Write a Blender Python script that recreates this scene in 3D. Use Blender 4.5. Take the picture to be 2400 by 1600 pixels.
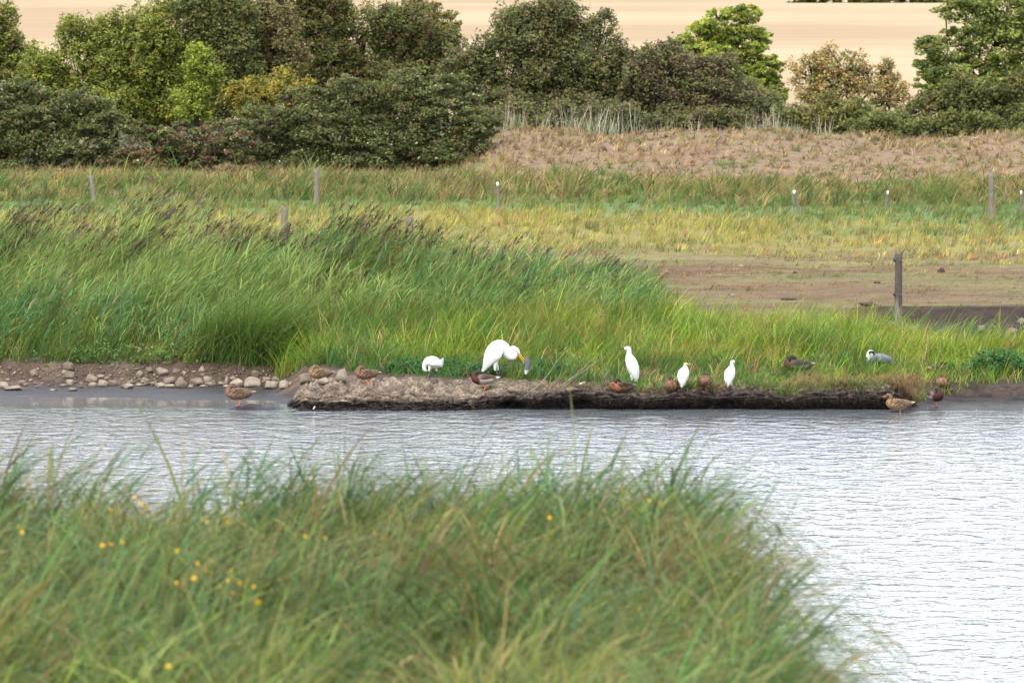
import bpy, math, random
import numpy as np
from mathutils import Vector
from mathutils.bvhtree import BVHTree

# ------------------------------------------------------------------ clear
for o in list(bpy.data.objects):
    bpy.data.objects.remove(o)
scene = bpy.context.scene
C = scene.collection
rng = np.random.default_rng(7)
random.seed(7)
PI = math.pi

# ------------------------------------------------------------------ camera
FPX = 13333.0                       # focal length in photograph pixels (200 mm on 36 mm)
CAMZ = 6.9
PITCH = math.atan(800.0 / FPX)
cam = bpy.data.cameras.new('camera')
camo = bpy.data.objects.new('camera', cam)
C.objects.link(camo)
camo.location = (0, 0, CAMZ)
camo.rotation_euler = (PI / 2 - PITCH, 0, 0)
cam.lens = 200
cam.sensor_width = 36
cam.clip_start = 1.0
cam.clip_end = 6000
cam.dof.use_dof = True
cam.dof.focus_distance = 98.0
cam.dof.aperture_fstop = 7.2
scene.camera = camo

# ------------------------------------------------------------------ sky, sun, exposure
SUN_EL, SUN_AZ = math.radians(48), math.radians(205)      # azimuth from +Y clockwise
world = bpy.data.worlds.new('World')
scene.world = world
world.use_nodes = True
wn = world.node_tree
wn.nodes.clear()
wout = wn.nodes.new('ShaderNodeOutputWorld')
bg = wn.nodes.new('ShaderNodeBackground')
sky = wn.nodes.new('ShaderNodeTexSky')
sky.sky_type = 'NISHITA'
sky.sun_disc = False
sky.sun_elevation = SUN_EL
sky.sun_rotation = SUN_AZ
sky.air_density = 1.0
sky.dust_density = 3.0
tc = wn.nodes.new('ShaderNodeTexCoord')
nz = wn.nodes.new('ShaderNodeTexNoise')
nz.inputs['Scale'].default_value = 3.0
nz.inputs['Detail'].default_value = 5.0
ramp = wn.nodes.new('ShaderNodeValToRGB')
ramp.color_ramp.elements[0].position = 0.30
ramp.color_ramp.elements[0].color = (0.55, 0.55, 0.55, 1)
ramp.color_ramp.elements[1].position = 0.62
ramp.color_ramp.elements[1].color = (1, 1, 1, 1)
mixw = wn.nodes.new('ShaderNodeMix')
mixw.data_type = 'RGBA'
mixw.inputs['B'].default_value = (13.2, 13.9, 15.2, 1)      # the white cloud cover
wn.links.new(tc.outputs['Generated'], nz.inputs['Vector'])
wn.links.new(nz.outputs['Fac'], ramp.inputs['Fac'])
wn.links.new(ramp.outputs['Color'], mixw.inputs['Factor'])
wn.links.new(sky.outputs['Color'], mixw.inputs['A'])
wn.links.new(mixw.outputs['Result'], bg.inputs['Color'])
bg.inputs['Strength'].default_value = 0.10
wn.links.new(bg.outputs['Background'], wout.inputs['Surface'])

sun = bpy.data.lights.new('sun', 'SUN')
sun.energy = 2.0
sun.angle = math.radians(12)
sun.color = (1.0, 0.94, 0.84)
suno = bpy.data.objects.new('sun', sun)
C.objects.link(suno)
sd = Vector((math.sin(SUN_AZ) * math.cos(SUN_EL), math.cos(SUN_AZ) * math.cos(SUN_EL), math.sin(SUN_EL)))
suno.rotation_euler = sd.to_track_quat('Z', 'Y').to_euler()
suno.location = (-20, -20, 60)

vs = scene.view_settings
vs.view_transform = 'Standard'
vs.look = 'None'
vs.exposure = 1.0
vs.gamma = 1.0
vs.use_curve_mapping = False
scene.render.engine = 'CYCLES'
scene.cycles.use_denoising = True
scene.cycles.max_bounces = 4
scene.cycles.diffuse_bounces = 2
scene.cycles.transmission_bounces = 3
scene.cycles.transparent_max_bounces = 4

# ------------------------------------------------------------------ rays from photograph pixels
FW = np.array([0, math.cos(PITCH), -math.sin(PITCH)])
UP = np.array([0, math.sin(PITCH), math.cos(PITCH)])
def ray(px, py):
    d = FW + np.array([1.0, 0, 0]) * ((px - 1200) / FPX) + UP * ((800 - py) / FPX)
    return d
def W(px, py, dist):
    d = ray(px, py)
    t = dist / d[1]
    return np.array([d[0] * t, dist, CAMZ + d[2] * t])
def XP(px, dist=97.0):
    return (px - 1200) / FPX * dist

# ------------------------------------------------------------------ noise
def _h(ix, iy, s):
    n = (ix * 374761393 + iy * 668265263 + s * 982451653) & 0xffffffff
    n = ((n ^ (n >> 13)) * 1274126177) & 0xffffffff
    return ((n ^ (n >> 16)) & 0xffff) / 65535.0
def vn(x, y, s=0):
    x = np.asarray(x, float); y = np.asarray(y, float)
    ix = np.floor(x).astype(np.int64); iy = np.floor(y).astype(np.int64)
    fx = x - ix; fy = y - iy
    fx = fx * fx * (3 - 2 * fx); fy = fy * fy * (3 - 2 * fy)
    a = _h(ix, iy, s); b = _h(ix + 1, iy, s); c = _h(ix, iy + 1, s); d = _h(ix + 1, iy + 1, s)
    return (a * (1 - fx) + b * fx) * (1 - fy) + (c * (1 - fx) + d * fx) * fy
def fbm(x, y, s=0, o=4):
    r = 0; a = 0.5; t = 0
    for k in range(o):
        r = r + a * vn(np.asarray(x) * 2 ** k, np.asarray(y) * 2 ** k, s + k * 17); t += a; a *= 0.5
    return r / t
def worley(x, y, s=0):
    ix = np.floor(x).astype(np.int64); iy = np.floor(y).astype(np.int64)
    f1 = np.full(x.shape, 9.0); f2 = np.full(x.shape, 9.0)
    for dx in (-1, 0, 1):
        for dy in (-1, 0, 1):
            cx = ix + dx; cy = iy + dy
            d = np.hypot(cx + _h(cx, cy, s) - x, cy + _h(cx, cy, s + 5) - y)
            f2 = np.where(d < f1, f1, np.minimum(f2, d)); f1 = np.minimum(f1, d)
    return f1, f2
def sm(a, b, x):
    t = np.clip((np.asarray(x, float) - a) / (b - a), 0, 1)
    return t * t * (3 - 2 * t)

# ------------------------------------------------------------------ mesh helpers
def mesh_np(name, V, tris=None, quads=None, col=None, mat=None, smooth=True):
    me = bpy.data.meshes.new(name)
    V = np.asarray(V, np.float32).reshape(-1, 3)
    nt = 0 if tris is None else len(tris)
    nq = 0 if quads is None else len(quads)
    me.vertices.add(len(V)); me.vertices.foreach_set('co', V.ravel())
    parts = []; starts = []; p = 0
    if nt:
        parts.append(np.asarray(tris, np.int32).ravel()); starts.append(np.arange(nt) * 3); p = nt * 3
    if nq:
        parts.append(np.asarray(quads, np.int32).ravel()); starts.append(p + np.arange(nq) * 4)
    li = np.concatenate(parts)
    me.loops.add(len(li)); me.loops.foreach_set('vertex_index', li.astype(np.int32))
    me.polygons.add(nt + nq)
    me.polygons.foreach_set('loop_start', np.concatenate(starts).astype(np.int32))
    if smooth:
        me.polygons.foreach_set('use_smooth', np.ones(nt + nq, bool))
    if col is not None:
        at = me.color_attributes.new('Col', 'FLOAT_COLOR', 'POINT')
        c4 = np.ones((len(V), 4), np.float32); c4[:, :3] = col
        at.data.foreach_set('color', c4.ravel())
    me.update(calc_edges=True)
    if mat:
        me.materials.append(mat)
    return me
def link(name, me, parent=None):
    o = bpy.data.objects.new(name, me)
    C.objects.link(o)
    if parent is not None:
        o.parent = parent
    return o
def tag(o, label=None, cat=None, group=None, kind=None):
    if label: o['label'] = label
    if cat: o['category'] = cat
    if group: o['group'] = group
    if kind: o['kind'] = kind
    return o
def empty(name, loc, rz=0, scale=1.0):
    o = bpy.data.objects.new(name, None)
    C.objects.link(o)
    o.location = [float(v) for v in loc]; o.rotation_euler = (0, 0, rz); o.scale = (scale,) * 3
    o.empty_display_size = 0.1
    return o
def grid_quads(nu, nv):
    i = np.arange(nu * nv).reshape(nu, nv)
    return np.stack([i[:-1, :-1], i[1:, :-1], i[1:, 1:], i[:-1, 1:]], -1).reshape(-1, 4)

# ------------------------------------------------------------------ materials
def new_mat(name):
    m = bpy.data.materials.new(name); m.use_nodes = True
    n = m.node_tree.nodes; n.clear()
    out = n.new('ShaderNodeOutputMaterial')
    return m, n, m.node_tree.links, out
def mat_leaf(name, trans=0.35, rough=0.5, spec=0.25, vary=0.25, vscale=3.0):
    m, n, l, out = new_mat(name)
    at = n.new('ShaderNodeAttribute'); at.attribute_name = 'Col'
    geo = n.new('ShaderNodeNewGeometry')
    nt = n.new('ShaderNodeTexNoise'); nt.inputs['Scale'].default_value = vscale; nt.inputs['Detail'].default_value = 3
    l.new(geo.outputs['Position'], nt.inputs['Vector'])
    mr = n.new('ShaderNodeMapRange'); mr.inputs['From Min'].default_value = 0.3; mr.inputs['From Max'].default_value = 0.7
    mr.inputs['To Min'].default_value = 1 - vary; mr.inputs['To Max'].default_value = 1 + vary
    l.new(nt.outputs['Fac'], mr.inputs['Value'])
    mul = n.new('ShaderNodeVectorMath'); mul.operation = 'SCALE'
    l.new(at.outputs['Color'], mul.inputs[0]); l.new(mr.outputs['Result'], mul.inputs['Scale'])
    p = n.new('ShaderNodeBsdfPrincipled')
    p.inputs['Roughness'].default_value = rough
    p.inputs['Specular IOR Level'].default_value = spec
    l.new(mul.outputs['Vector'], p.inputs['Base Color'])
    t = n.new('ShaderNodeBsdfTranslucent')
    l.new(mul.outputs['Vector'], t.inputs['Color'])
    mx = n.new('ShaderNodeMixShader'); mx.inputs['Fac'].default_value = trans
    l.new(p.outputs[0], mx.inputs[1]); l.new(t.outputs[0], mx.inputs[2])
    l.new(mx.outputs[0], out.inputs['Surface'])
    return m
def mat_attr(name, rough=0.9, spec=0.2, nscale=20, vary=0.3, bump=0.3, bdist=0.02, detail=6, object_co=False, stretch=(1, 1, 1), rough_attr=False):
    m, n, l, out = new_mat(name)
    at = n.new('ShaderNodeAttribute'); at.attribute_name = 'Col'
    if object_co:
        co = n.new('ShaderNodeTexCoord').outputs['Object']
    else:
        co = n.new('ShaderNodeNewGeometry').outputs['Position']
    mp = n.new('ShaderNodeMapping'); mp.inputs['Scale'].default_value = stretch
    l.new(co, mp.inputs['Vector'])
    nt = n.new('ShaderNodeTexNoise'); nt.inputs['Scale'].default_value = nscale; nt.inputs['Detail'].default_value = detail
    l.new(mp.outputs[0], nt.inputs['Vector'])
    mr = n.new('ShaderNodeMapRange'); mr.inputs['From Min'].default_value = 0.3; mr.inputs['From Max'].default_value = 0.7
    mr.inputs['To Min'].default_value = 1 - vary; mr.inputs['To Max'].default_value = 1 + vary
    l.new(nt.outputs['Fac'], mr.inputs['Value'])
    mul = n.new('ShaderNodeVectorMath'); mul.operation = 'SCALE'
    l.new(at.outputs['Color'], mul.inputs[0]); l.new(mr.outputs['Result'], mul.inputs['Scale'])
    p = n.new('ShaderNodeBsdfPrincipled')
    p.inputs['Roughness'].default_value = rough
    p.inputs['Specular IOR Level'].default_value = spec
    l.new(mul.outputs['Vector'], p.inputs['Base Color'])
    if rough_attr:
        ra = n.new('ShaderNodeAttribute'); ra.attribute_name = 'wet'
        m2 = n.new('ShaderNodeMapRange'); m2.inputs['To Min'].default_value = rough; m2.inputs['To Max'].default_value = 0.5
        l.new(ra.outputs['Fac'], m2.inputs['Value']); l.new(m2.outputs['Result'], p.inputs['Roughness'])
        m3 = n.new('ShaderNodeMapRange'); m3.inputs['To Min'].default_value = spec; m3.inputs['To Max'].default_value = 0.2
        l.new(ra.outputs['Fac'], m3.inputs['Value']); l.new(m3.outputs['Result'], p.inputs['Specular IOR Level'])
    if bump:
        b = n.new('ShaderNodeBump'); b.inputs['Strength'].default_value = bump; b.inputs['Distance'].default_value = bdist
        l.new(nt.outputs['Fac'], b.inputs['Height']); l.new(b.outputs[0], p.inputs['Normal'])
    l.new(p.outputs[0], out.inputs['Surface'])
    return m
def mat_plain(name, colr, rough=0.6, spec=0.3, vary=0.15, nscale=30, bump=0.0, stretch=(1, 1, 1), sub=0.0):
    m, n, l, out = new_mat(name)
    co = n.new('ShaderNodeTexCoord')
    mp = n.new('ShaderNodeMapping'); mp.inputs['Scale'].default_value = stretch
    l.new(co.outputs['Object'], mp.inputs['Vector'])
    nt = n.new('ShaderNodeTexNoise'); nt.inputs['Scale'].default_value = nscale; nt.inputs['Detail'].default_value = 5
    l.new(mp.outputs[0], nt.inputs['Vector'])
    r = n.new('ShaderNodeValToRGB')
    r.color_ramp.elements[0].position = 0.3; r.color_ramp.elements[1].position = 0.7
    r.color_ramp.elements[0].color = tuple(c * (1 - vary) for c in colr) + (1,)
    r.color_ramp.elements[1].color = tuple(min(1, c * (1 + vary)) for c in colr) + (1,)
    l.new(nt.outputs['Fac'], r.inputs['Fac'])
    p = n.new('ShaderNodeBsdfPrincipled')
    p.inputs['Roughness'].default_value = rough; p.inputs['Specular IOR Level'].default_value = spec
    l.new(r.outputs['Color'], p.inputs['Base Color'])
    if bump:
        b = n.new('ShaderNodeBump'); b.inputs['Strength'].default_value = bump; b.inputs['Distance'].default_value = 0.01
        l.new(nt.outputs['Fac'], b.inputs['Height']); l.new(b.outputs[0], p.inputs['Normal'])
    l.new(p.outputs[0], out.inputs['Surface'])
    return m

M_reed = mat_leaf('reed_leaf', 0.32, 0.5, 0.10, 0.2, 1.2)
M_grass = mat_leaf('grass_blade', 0.34, 0.55, 0.08, 0.22, 1.0)
M_dry = mat_leaf('dry_grass', 0.25, 0.8, 0.1, 0.15, 0.8)
M_foli = mat_leaf('foliage', 0.30, 0.7, 0.05, 0.18, 1.2)
M_bark = mat_plain('bark', (0.05, 0.04, 0.03), 0.9, 0.1, 0.4, 8, 0.5, (6, 6, 1))
M_shore = mat_attr('shore_soil', 0.95, 0.15, 14, 0.35, 0.8, 0.03, rough_attr=True)
M_meadow = mat_attr('meadow_soil', 0.95, 0.1, 6, 0.3, 0.6, 0.03, stretch=(0.6, 1, 1))
M_peat = mat_attr('peat', 0.92, 0.15, 26, 0.65, 1.0, 0.03)
M_near = mat_attr('near_soil', 0.95, 0.1, 25, 0.4, 0.8, 0.02)
M_stone = mat_attr('limestone', 0.85, 0.2, 9, 0.28, 0.7, 0.015, object_co=True)

# ------------------------------------------------------------------ ground shapes
PL = np.array([(60, -1.2), (94, -.35), (96, -.05), (97, -.012), (98.4, .004), (100.2, .03), (100.9, .07), (101.9, .36), (103, .48), (108, .8)])
PC = np.array([(60, -1.2), (94, -.6), (96.6, -.35), (97.4, .15), (98.2, .33), (99.5, .45), (103, .66), (108, .8)])
PR = np.array([(60, -1.2), (94, -.25), (95.4, -.015), (96.0, .04), (97.3, .13), (97.55, .29), (98.5, .40), (103, .62), (108, .72)])
PB = np.array([(108, 0), (186, 0), (190, .18), (196, .98), (200, 1.36), (204, 1.32), (216, .5), (260, .5), (300, .8), (700, 5.95), (1500, 40), (3000, 120)])
def ground_z(x, d, fine=True):
    x = np.asarray(x, float); d = np.asarray(d, float)
    zl = np.interp(d, PL[:, 0], PL[:, 1]); zc = np.interp(d, PC[:, 0], PC[:, 1]); zr = np.interp(d, PR[:, 0], PR[:, 1])
    wx = x + 0.3 * (vn(x * 1.3, d * 1.3, 3) - .5)
    a = sm(-4.3, -3.3, wx); b = sm(5.9, 6.7, wx)
    z = zl * (1 - a) + zc * a * (1 - b) + zr * b
    pb = np.interp(d, PB[:, 0], PB[:, 1]); flat = np.interp(d, [108, 216, 260], [0, .15, .5])
    pb = pb * (1 + .42 * (fbm(x * .33, d * .2, 36, 3) - .5) * sm(187, 195, d) * (1 - sm(204, 216, d)))
    mw_ = np.maximum(sm(-2.6, .6, x + 1.2 * (vn(d * .4, 0 * d, 4) - .5)), sm(216, 250, d))
    z = z + np.where(d > 108, flat * (1 - mw_) + pb * mw_, 0)
    # eroded cut at the right edge of the meadow
    cut = sm(6.4, 7.6, x + .4 * vn(x * 2, d * 0, 8)) * sm(103, 105, d)
    edge = 111.3 + 0.9 * (vn(x * .8, 0 * d, 9) - .5)
    z = z - cut * (1 - sm(edge, edge + .45, d)) * 0.13 + cut * sm(edge, edge + .45, d) * 0.15 * (1 - sm(118, 135, d))
    # mud spit with clods on the left of the peat bank
    sp = np.exp(-((x + 4.35) / .55) ** 2 - ((d - 96.0) / .35) ** 2)
    z = np.maximum(z, -0.12 + .17 * np.clip(sp * 1.6, 0, 1)) if fine else z
    if fine:
        lump = fbm(x * 3.1, d * 3.1, 21, 4) - .5
        z = z + b * lump * .09 * sm(95.6, 96.4, d)
        mud = 1 - sm(100.4, 101.2, d)
        z = z + lump * (0.012 + 0.10 * (1 - mud) * (1 - sm(104, 108, d)))
        pool = (fbm(x * .55, d * 2.2, 31, 3) - .52) * .06
        z = z + pool * (1 - a) * sm(96.6, 97.4, d) * mud
        z = z + (np.clip(fbm(x * 4, d * 4, 77, 3) - .55, 0, 1) * .25) * np.clip(sp * 1.5, 0, 1)
        # burrow hole in the left bank
        z = z - .16 * np.exp(-((x - XP(114, 101)) / .13) ** 2 - ((d - 101.15) / .22) ** 2)
        # soil clods above the stones
        z = z + np.clip(fbm(x * 5.5, d * 5.5, 41, 3) - .5, 0, 1) * .22 * (1 - a) * sm(100.8, 101.3, d) * (1 - sm(103, 104, d))
    return z

def grid_xy(xs, ds):
    X, D = np.meshgrid(xs, ds, indexing='ij')
    return X, D
def lerp(a, b, t):
    t = np.asarray(t)[..., None]
    return np.asarray(a) * (1 - t) + np.asarray(b) * t

# --- shore (fine)
xs = np.arange(-14, 14.001, .075); ds = np.append(np.arange(93.5, 103.97, .07), 104.0)
X, D = grid_xy(xs, ds)
Z = ground_z(X, D)
mud_c = np.array((.022, .020, .022)); soil_c = np.array((.062, .042, .031)); dark_c = np.array((.05, .04, .027)); pale_c = np.array((.12, .09, .066))
n1 = fbm(X * 2.3, D * 2.3, 51, 4)
wl = 1 - sm(-4.2, -3.4, X)
wet_l = (1 - sm(.02, .11, Z)) 
colr = lerp(soil_c, pale_c, sm(.45, .7, n1) * .7)
colr = lerp(colr, dark_c, sm(102.3, 103, D) * .8)
colr = lerp(colr, mud_c, np.clip(1 - sm(.03, .14, Z + .06 * (n1 - .5)), 0, 1))
rt = sm(6, 6.6, X) * (1 - sm(.10, .24, Z))
colr = lerp(colr, (.030, .025, .023), rt)
colr = lerp(colr, (.045, .034, .028), sm(6, 6.6, X) * sm(.10, .24, Z) * .85)
colr = colr * (1 - .45 * (sm(6, 6.6, X) * sm(.5, .7, fbm(X * 6, D * 6, 53, 3)))[..., None])
shore = link('shore_ground', mesh_np('shore_ground', np.stack([X, D, Z], -1), quads=grid_quads(len(xs), len(ds)), col=colr.reshape(-1, 3), mat=M_shore))
wetv = np.clip((1 - sm(.03, .12, Z)) , 0, 1).ravel().astype(np.float32)
at = shore.data.attributes.new('wet', 'FLOAT', 'POINT'); at.data.foreach_set('value', wetv)
tag(shore, kind='structure')
BVS = [(np.stack([X, D, Z], -1).reshape(-1, 3), grid_quads(len(xs), len(ds)))]

# --- meadow (coarser)
def meadow_col(X, D):
    px = 1200 + X / D * FPX
    n = fbm(X * .18, D * .35, 61, 4); nf = fbm(X * 1.1, D * 1.6, 62, 3)
    brown = np.array((.105, .067, .034)); tan = np.array((.135, .097, .047)); gy = np.array((.17, .155, .05)); gg = np.array((.09, .135, .045))
    dryp = np.array((.165, .116, .074)); olive = np.array((.10, .11, .04))
    c = lerp(brown, tan, sm(.4, .65, nf))
    c = lerp(c, (.115, .11, .042), sm(.50, .62, fbm(X * .35, D * .6, 67, 3)) * .75)
    c = lerp(c, (.075, .046, .025), sm(.56, .68, fbm(X * .7 + 5, D * .9, 68, 3)) * .7)
    c = lerp(c, gy, sm(128, 142, D + 22 * (n - .5)) * .85)
    c = lerp(c, gg, sm(154, 162, D + 26 * (fbm(X * .10 + 7, D * .06, 154, 3) - .5) + 8 * (n - .5)))
    c = lerp(c, olive, sm(170, 174, D))
    c = lerp(c, dryp, sm(186, 190, D) * sm(-2.6, -.4, X + 1.5 * (nf - .5)))
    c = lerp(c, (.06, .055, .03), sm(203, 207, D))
    cut = sm(6.3, 7.4, X) * (1 - sm(112.0, 112.5, D + .5 * (nf - .5)))
    c = lerp(c, (.034, .024, .019), cut)
    return c
def ground_patch(name, x0, x1, nx, d0, d1, nd, mat, colf):
    t = np.linspace(0, 1, nd); ds = d0 * (d1 / d0) ** t
    xs = np.linspace(x0, x1, nx)
    X, D = grid_xy(xs, ds)
    Z = ground_z(X, D, False) + .045 * (fbm(X * .5, D * .5, 71, 4) - .5) * sm(d0, d0 + 2, D) * (1 - sm(d1 * .97, d1, D)) * (1 if d0 < 150 else 0)
    o = link(name, mesh_np(name, np.stack([X, D, Z], -1), quads=grid_quads(nx, nd), col=colf(X, D).reshape(-1, 3), mat=mat))
    return o
mea = ground_patch('meadow', -60, 60, 200, 104.0, 262, 210, M_meadow, meadow_col)
tag(mea, kind='structure')
M_field = mat_attr('stubble', 0.95, 0.1, .5, 0.07, 0.0, stretch=(.12, .5, .5))
def field_col(X, D):
    n = fbm(X * .02, D * .012, 81, 4); st = .5 + .5 * np.sin((D * .9 + X * .12) * .5)
    c = lerp((.27, .193, .112), (.335, .25, .152), sm(.35, .65, n))
    return c * (1 - .05 * st[..., None])
fld = ground_patch('stubble_field', -420, 420, 90, 262, 3000, 160, M_field, field_col)
tag(fld, kind='structure')
# land either side of the fine shore strip
for nm, xa, xb in (('side_shore', -60, -13.93), ('side_shore', 13.93, 60)):
    o = ground_patch(nm, xa, xb, 120, 93.5, 104.1, 60, M_meadow, lambda X, D: lerp(lerp((.05, .045, .045), (.12, .09, .06), sm(96, 101, D)), (.09, .10, .04), sm(101, 103, D)))
    tag(o, kind='structure')

# --- peat bank: a thick overhanging shelf
ns, nv = 560, 96
sx = np.linspace(XP(655), XP(2210), ns)
v = np.linspace(0, 1, nv)
S, Vv = np.meshgrid(sx, v, indexing='ij')
leftw = 1 - sm(XP(960), XP(1330), S)                      # the drier, rounder left half
prof_r = np.array([(0, 98.9, .22), (.1, 98.4, .33), (.45, 96.15, .335), (.505, 95.80, .33), (.54, 95.71, .27), (.60, 95.70, .20), (.75, 95.85, .10), (.9, 96.0, -.02), (1, 96.2, -.25)])
prof_l = np.array([(0, 98.9, .22), (.1, 98.4, .34), (.38, 96.8, .30), (.52, 96.2, .22), (.60, 95.95, .14), (.72, 95.85, .055), (.86, 95.5, .012), (1, 94.6, -.16)])
DD = np.interp(Vv, prof_r[:, 0], prof_r[:, 1]) * (1 - leftw) + np.interp(Vv, prof_l[:, 0], prof_l[:, 1]) * leftw
ZZ = np.interp(Vv, prof_r[:, 0], prof_r[:, 2]) * (1 - leftw) + np.interp(Vv, prof_l[:, 0], prof_l[:, 2]) * leftw
arc = Vv * 4.2
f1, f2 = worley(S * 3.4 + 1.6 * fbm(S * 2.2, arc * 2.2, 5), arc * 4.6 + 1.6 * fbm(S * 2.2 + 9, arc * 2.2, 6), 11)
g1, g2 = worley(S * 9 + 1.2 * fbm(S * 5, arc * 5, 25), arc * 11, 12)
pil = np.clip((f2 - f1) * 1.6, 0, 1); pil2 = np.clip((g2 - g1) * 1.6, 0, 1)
bigl = fbm(S * .9, arc * .7, 13, 3) - .5
rough = (pil - .6) * .10 + (pil2 - .5) * .035 + bigl * .13 + (fbm(S * 22, arc * 22, 14, 2) - .5) * .03
front = sm(.40, .55, Vv)
amp = (.85 + .40 * leftw) * (1 - front * .15)
endl = sm(XP(655), XP(720), S) * (1 - sm(XP(2070), XP(2200), S))
over = (fbm(S * 1.7, 0 * S, 15, 3) - .5) * .5             # wandering front line
# hollows bitten under the lip
hol = .5 * sm(.55, .80, fbm(S * 1.1 + 3, 0 * S + 2, 16, 2)) * np.exp(-((Vv - .74) / .10) ** 2) * .55 * (1 - leftw)
hol = hol + .5 * np.exp(-((S - XP(1200)) / .24) ** 2) * np.exp(-((Vv - .76) / .10) ** 2)
DD = DD - rough * amp * front * 1.3 + over * front * .5 + hol
ZZ = ZZ + rough * amp * (1 - front * .55) * np.where(leftw > .5, 1.0, .6 + .4 * leftw) + .03 * (1 - leftw) * np.exp(-((Vv - .47) / .08) ** 2)
ZZ = ZZ * (endl * .9 + .1) - (1 - endl) * .10
DD = DD + (1 - endl) * .9 * front * np.where(S > 0, 1.3, 1.0)
lipn = (fbm(S * 2.6, 0 * S + 3, 23, 4) - .5) * .16 - .07 * sm(.62, .75, fbm(S * 1.3 + 7, 0 * S, 24, 2))
ZZ = ZZ + lipn * np.exp(-((Vv - .50) / .12) ** 2) * (1 - .4 * leftw)
fib = fbm(S * 26, ZZ * 7, 17, 3)
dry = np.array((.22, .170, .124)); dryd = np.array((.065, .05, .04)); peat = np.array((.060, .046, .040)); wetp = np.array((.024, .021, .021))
drytop = lerp(dryd, dry, np.clip(pil * .55 + pil2 * .25 + 1.3 * (fbm(S * 6, arc * 8, 18, 3) - .45), 0, 1))  # cracks between pillows darkened: shade put into the colour, plus random patches
thr = .328 - .205 * leftw + .10 * (fbm(S * 2.1, Vv * 3, 19, 3) - .5)
wdry = sm(-.03, .022, ZZ - thr - .5 * lipn * (1 - leftw))
low = lerp(wetp, peat, sm(.02, .16, ZZ))
low = lerp(low, (.15, .115, .09), sm(.56, .70, fib) * .45 * sm(.02, .1, ZZ)[...])
litter = lerp((.075, .062, .034), (.15, .115, .07), sm(.4, .65, fbm(S * 5, arc * 5, 26, 3)))
back = (1 - sm(.36, .47, Vv + .10 * (fbm(S * 3, arc * 3, 27, 2) - .5))) * (1 - leftw)
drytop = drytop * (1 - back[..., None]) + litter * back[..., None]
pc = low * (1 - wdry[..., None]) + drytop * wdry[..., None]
pv = np.stack([S, DD, ZZ], -1)
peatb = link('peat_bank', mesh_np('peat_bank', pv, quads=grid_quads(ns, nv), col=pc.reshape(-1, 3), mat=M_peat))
tag(peatb, kind='structure')
BVS.append((pv.reshape(-1, 3), grid_quads(ns, nv)))

# --- near bank (the bank the photograph is taken from)
def near_z(x, d):
    ed = .88 + .12 * (fbm(d * .5, 0 * d, 91, 3) - .5) * 2 + .50 * np.exp(-((d - 25.7) / .8) ** 2)
    rim = 30.6 + .7 * (fbm(x * .5, 0 * x, 92, 3) - .5) * 2
    fall = np.maximum(sm(0, 1.7, x - ed), sm(0, 4.5, d - rim))
    return 3.96 + .22 * (fbm(x * .7, d * .7, 93, 4) - .5) - fall * 5.0
xs2 = np.concatenate([np.linspace(-40, -5, 40), np.linspace(-4.9, 4.5, 110)]); ds2 = np.concatenate([np.linspace(-12, 13, 30), np.linspace(13.2, 37, 120)])
X2, D2 = grid_xy(xs2, ds2)
Z2 = near_z(X2, D2) + .06 * (fbm(X2 * 4, D2 * 4, 94, 3) - .5)
n2 = fbm(X2 * 5, D2 * 5, 95, 3)
near = link('near_bank', mesh_np('near_bank', np.stack([X2, D2, Z2], -1), quads=grid_quads(len(xs2), len(ds2)), col=lerp(lerp((.15, .10, .065), (.24, .165, .11), sm(.4, .65, n2)), (.05, .042, .025), 1 - sm(.8, 1.1, X2)).reshape(-1, 3), mat=M_near))  # soil under the grass coloured darker, painting deeper shade into the gaps
tag(near, kind='structure')

# --- water
mw, n, l, out = new_mat('pond_water')
geo = n.new('ShaderNodeNewGeometry')
sep = n.new('ShaderNodeSeparateXYZ'); l.new(geo.outputs['Position'], sep.inputs[0])
def wnoise(scale, stretch, detail, rot=0.0):
    mp = n.new('ShaderNodeMapping'); mp.inputs['Scale'].default_value = stretch; mp.inputs['Rotation'].default_value = (0, 0, rot)
    l.new(geo.outputs['Position'], mp.inputs['Vector'])
    t = n.new('ShaderNodeTexNoise'); t.inputs['Scale'].default_value = scale; t.inputs['Detail'].default_value = detail
    t.inputs['Roughness'].default_value = .55; t.inputs['Distortion'].default_value = .6
    l.new(mp.outputs[0], t.inputs['Vector']); return t
na = wnoise(1.9, (1.15, 1.0, 1), 3, .25); nb = wnoise(5.5, (1.25, 1.0, 1), 2, -.2)
add = n.new('ShaderNodeMath'); add.operation = 'MULTIPLY_ADD'; add.inputs[1].default_value = .27
l.new(nb.outputs['Fac'], add.inputs[0]); l.new(na.outputs['Fac'], add.inputs[2])
calm = n.new('ShaderNodeMapRange'); calm.inputs['From Min'].default_value = 95.9; calm.inputs['From Max'].default_value = 96.8
calm.inputs['To Min'].default_value = 1.0; calm.inputs['To Max'].default_value = 0.04
l.new(sep.outputs['Y'], calm.inputs['Value'])
bmp = n.new('ShaderNodeBump'); bmp.inputs['Distance'].default_value = .056
l.new(add.outputs[0], bmp.inputs['Height']); l.new(calm.outputs['Result'], bmp.inputs['Strength'])
p = n.new('ShaderNodeBsdfPrincipled')
p.inputs['Base Color'].default_value = (.125, .132, .138, 1); p.inputs['Roughness'].default_value = .06
p.inputs['IOR'].default_value = 1.333
l.new(bmp.outputs[0], p.inputs['Normal']); l.new(p.outputs[0], out.inputs['Surface'])
wv = np.array([(-300, -120, 0), (300, -120, 0), (300, 103, 0), (-300, 103, 0)], float)
water = link('water', mesh_np('water', wv, quads=[[0, 1, 2, 3]], mat=mw, smooth=False))
tag(water, kind='structure')

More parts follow.
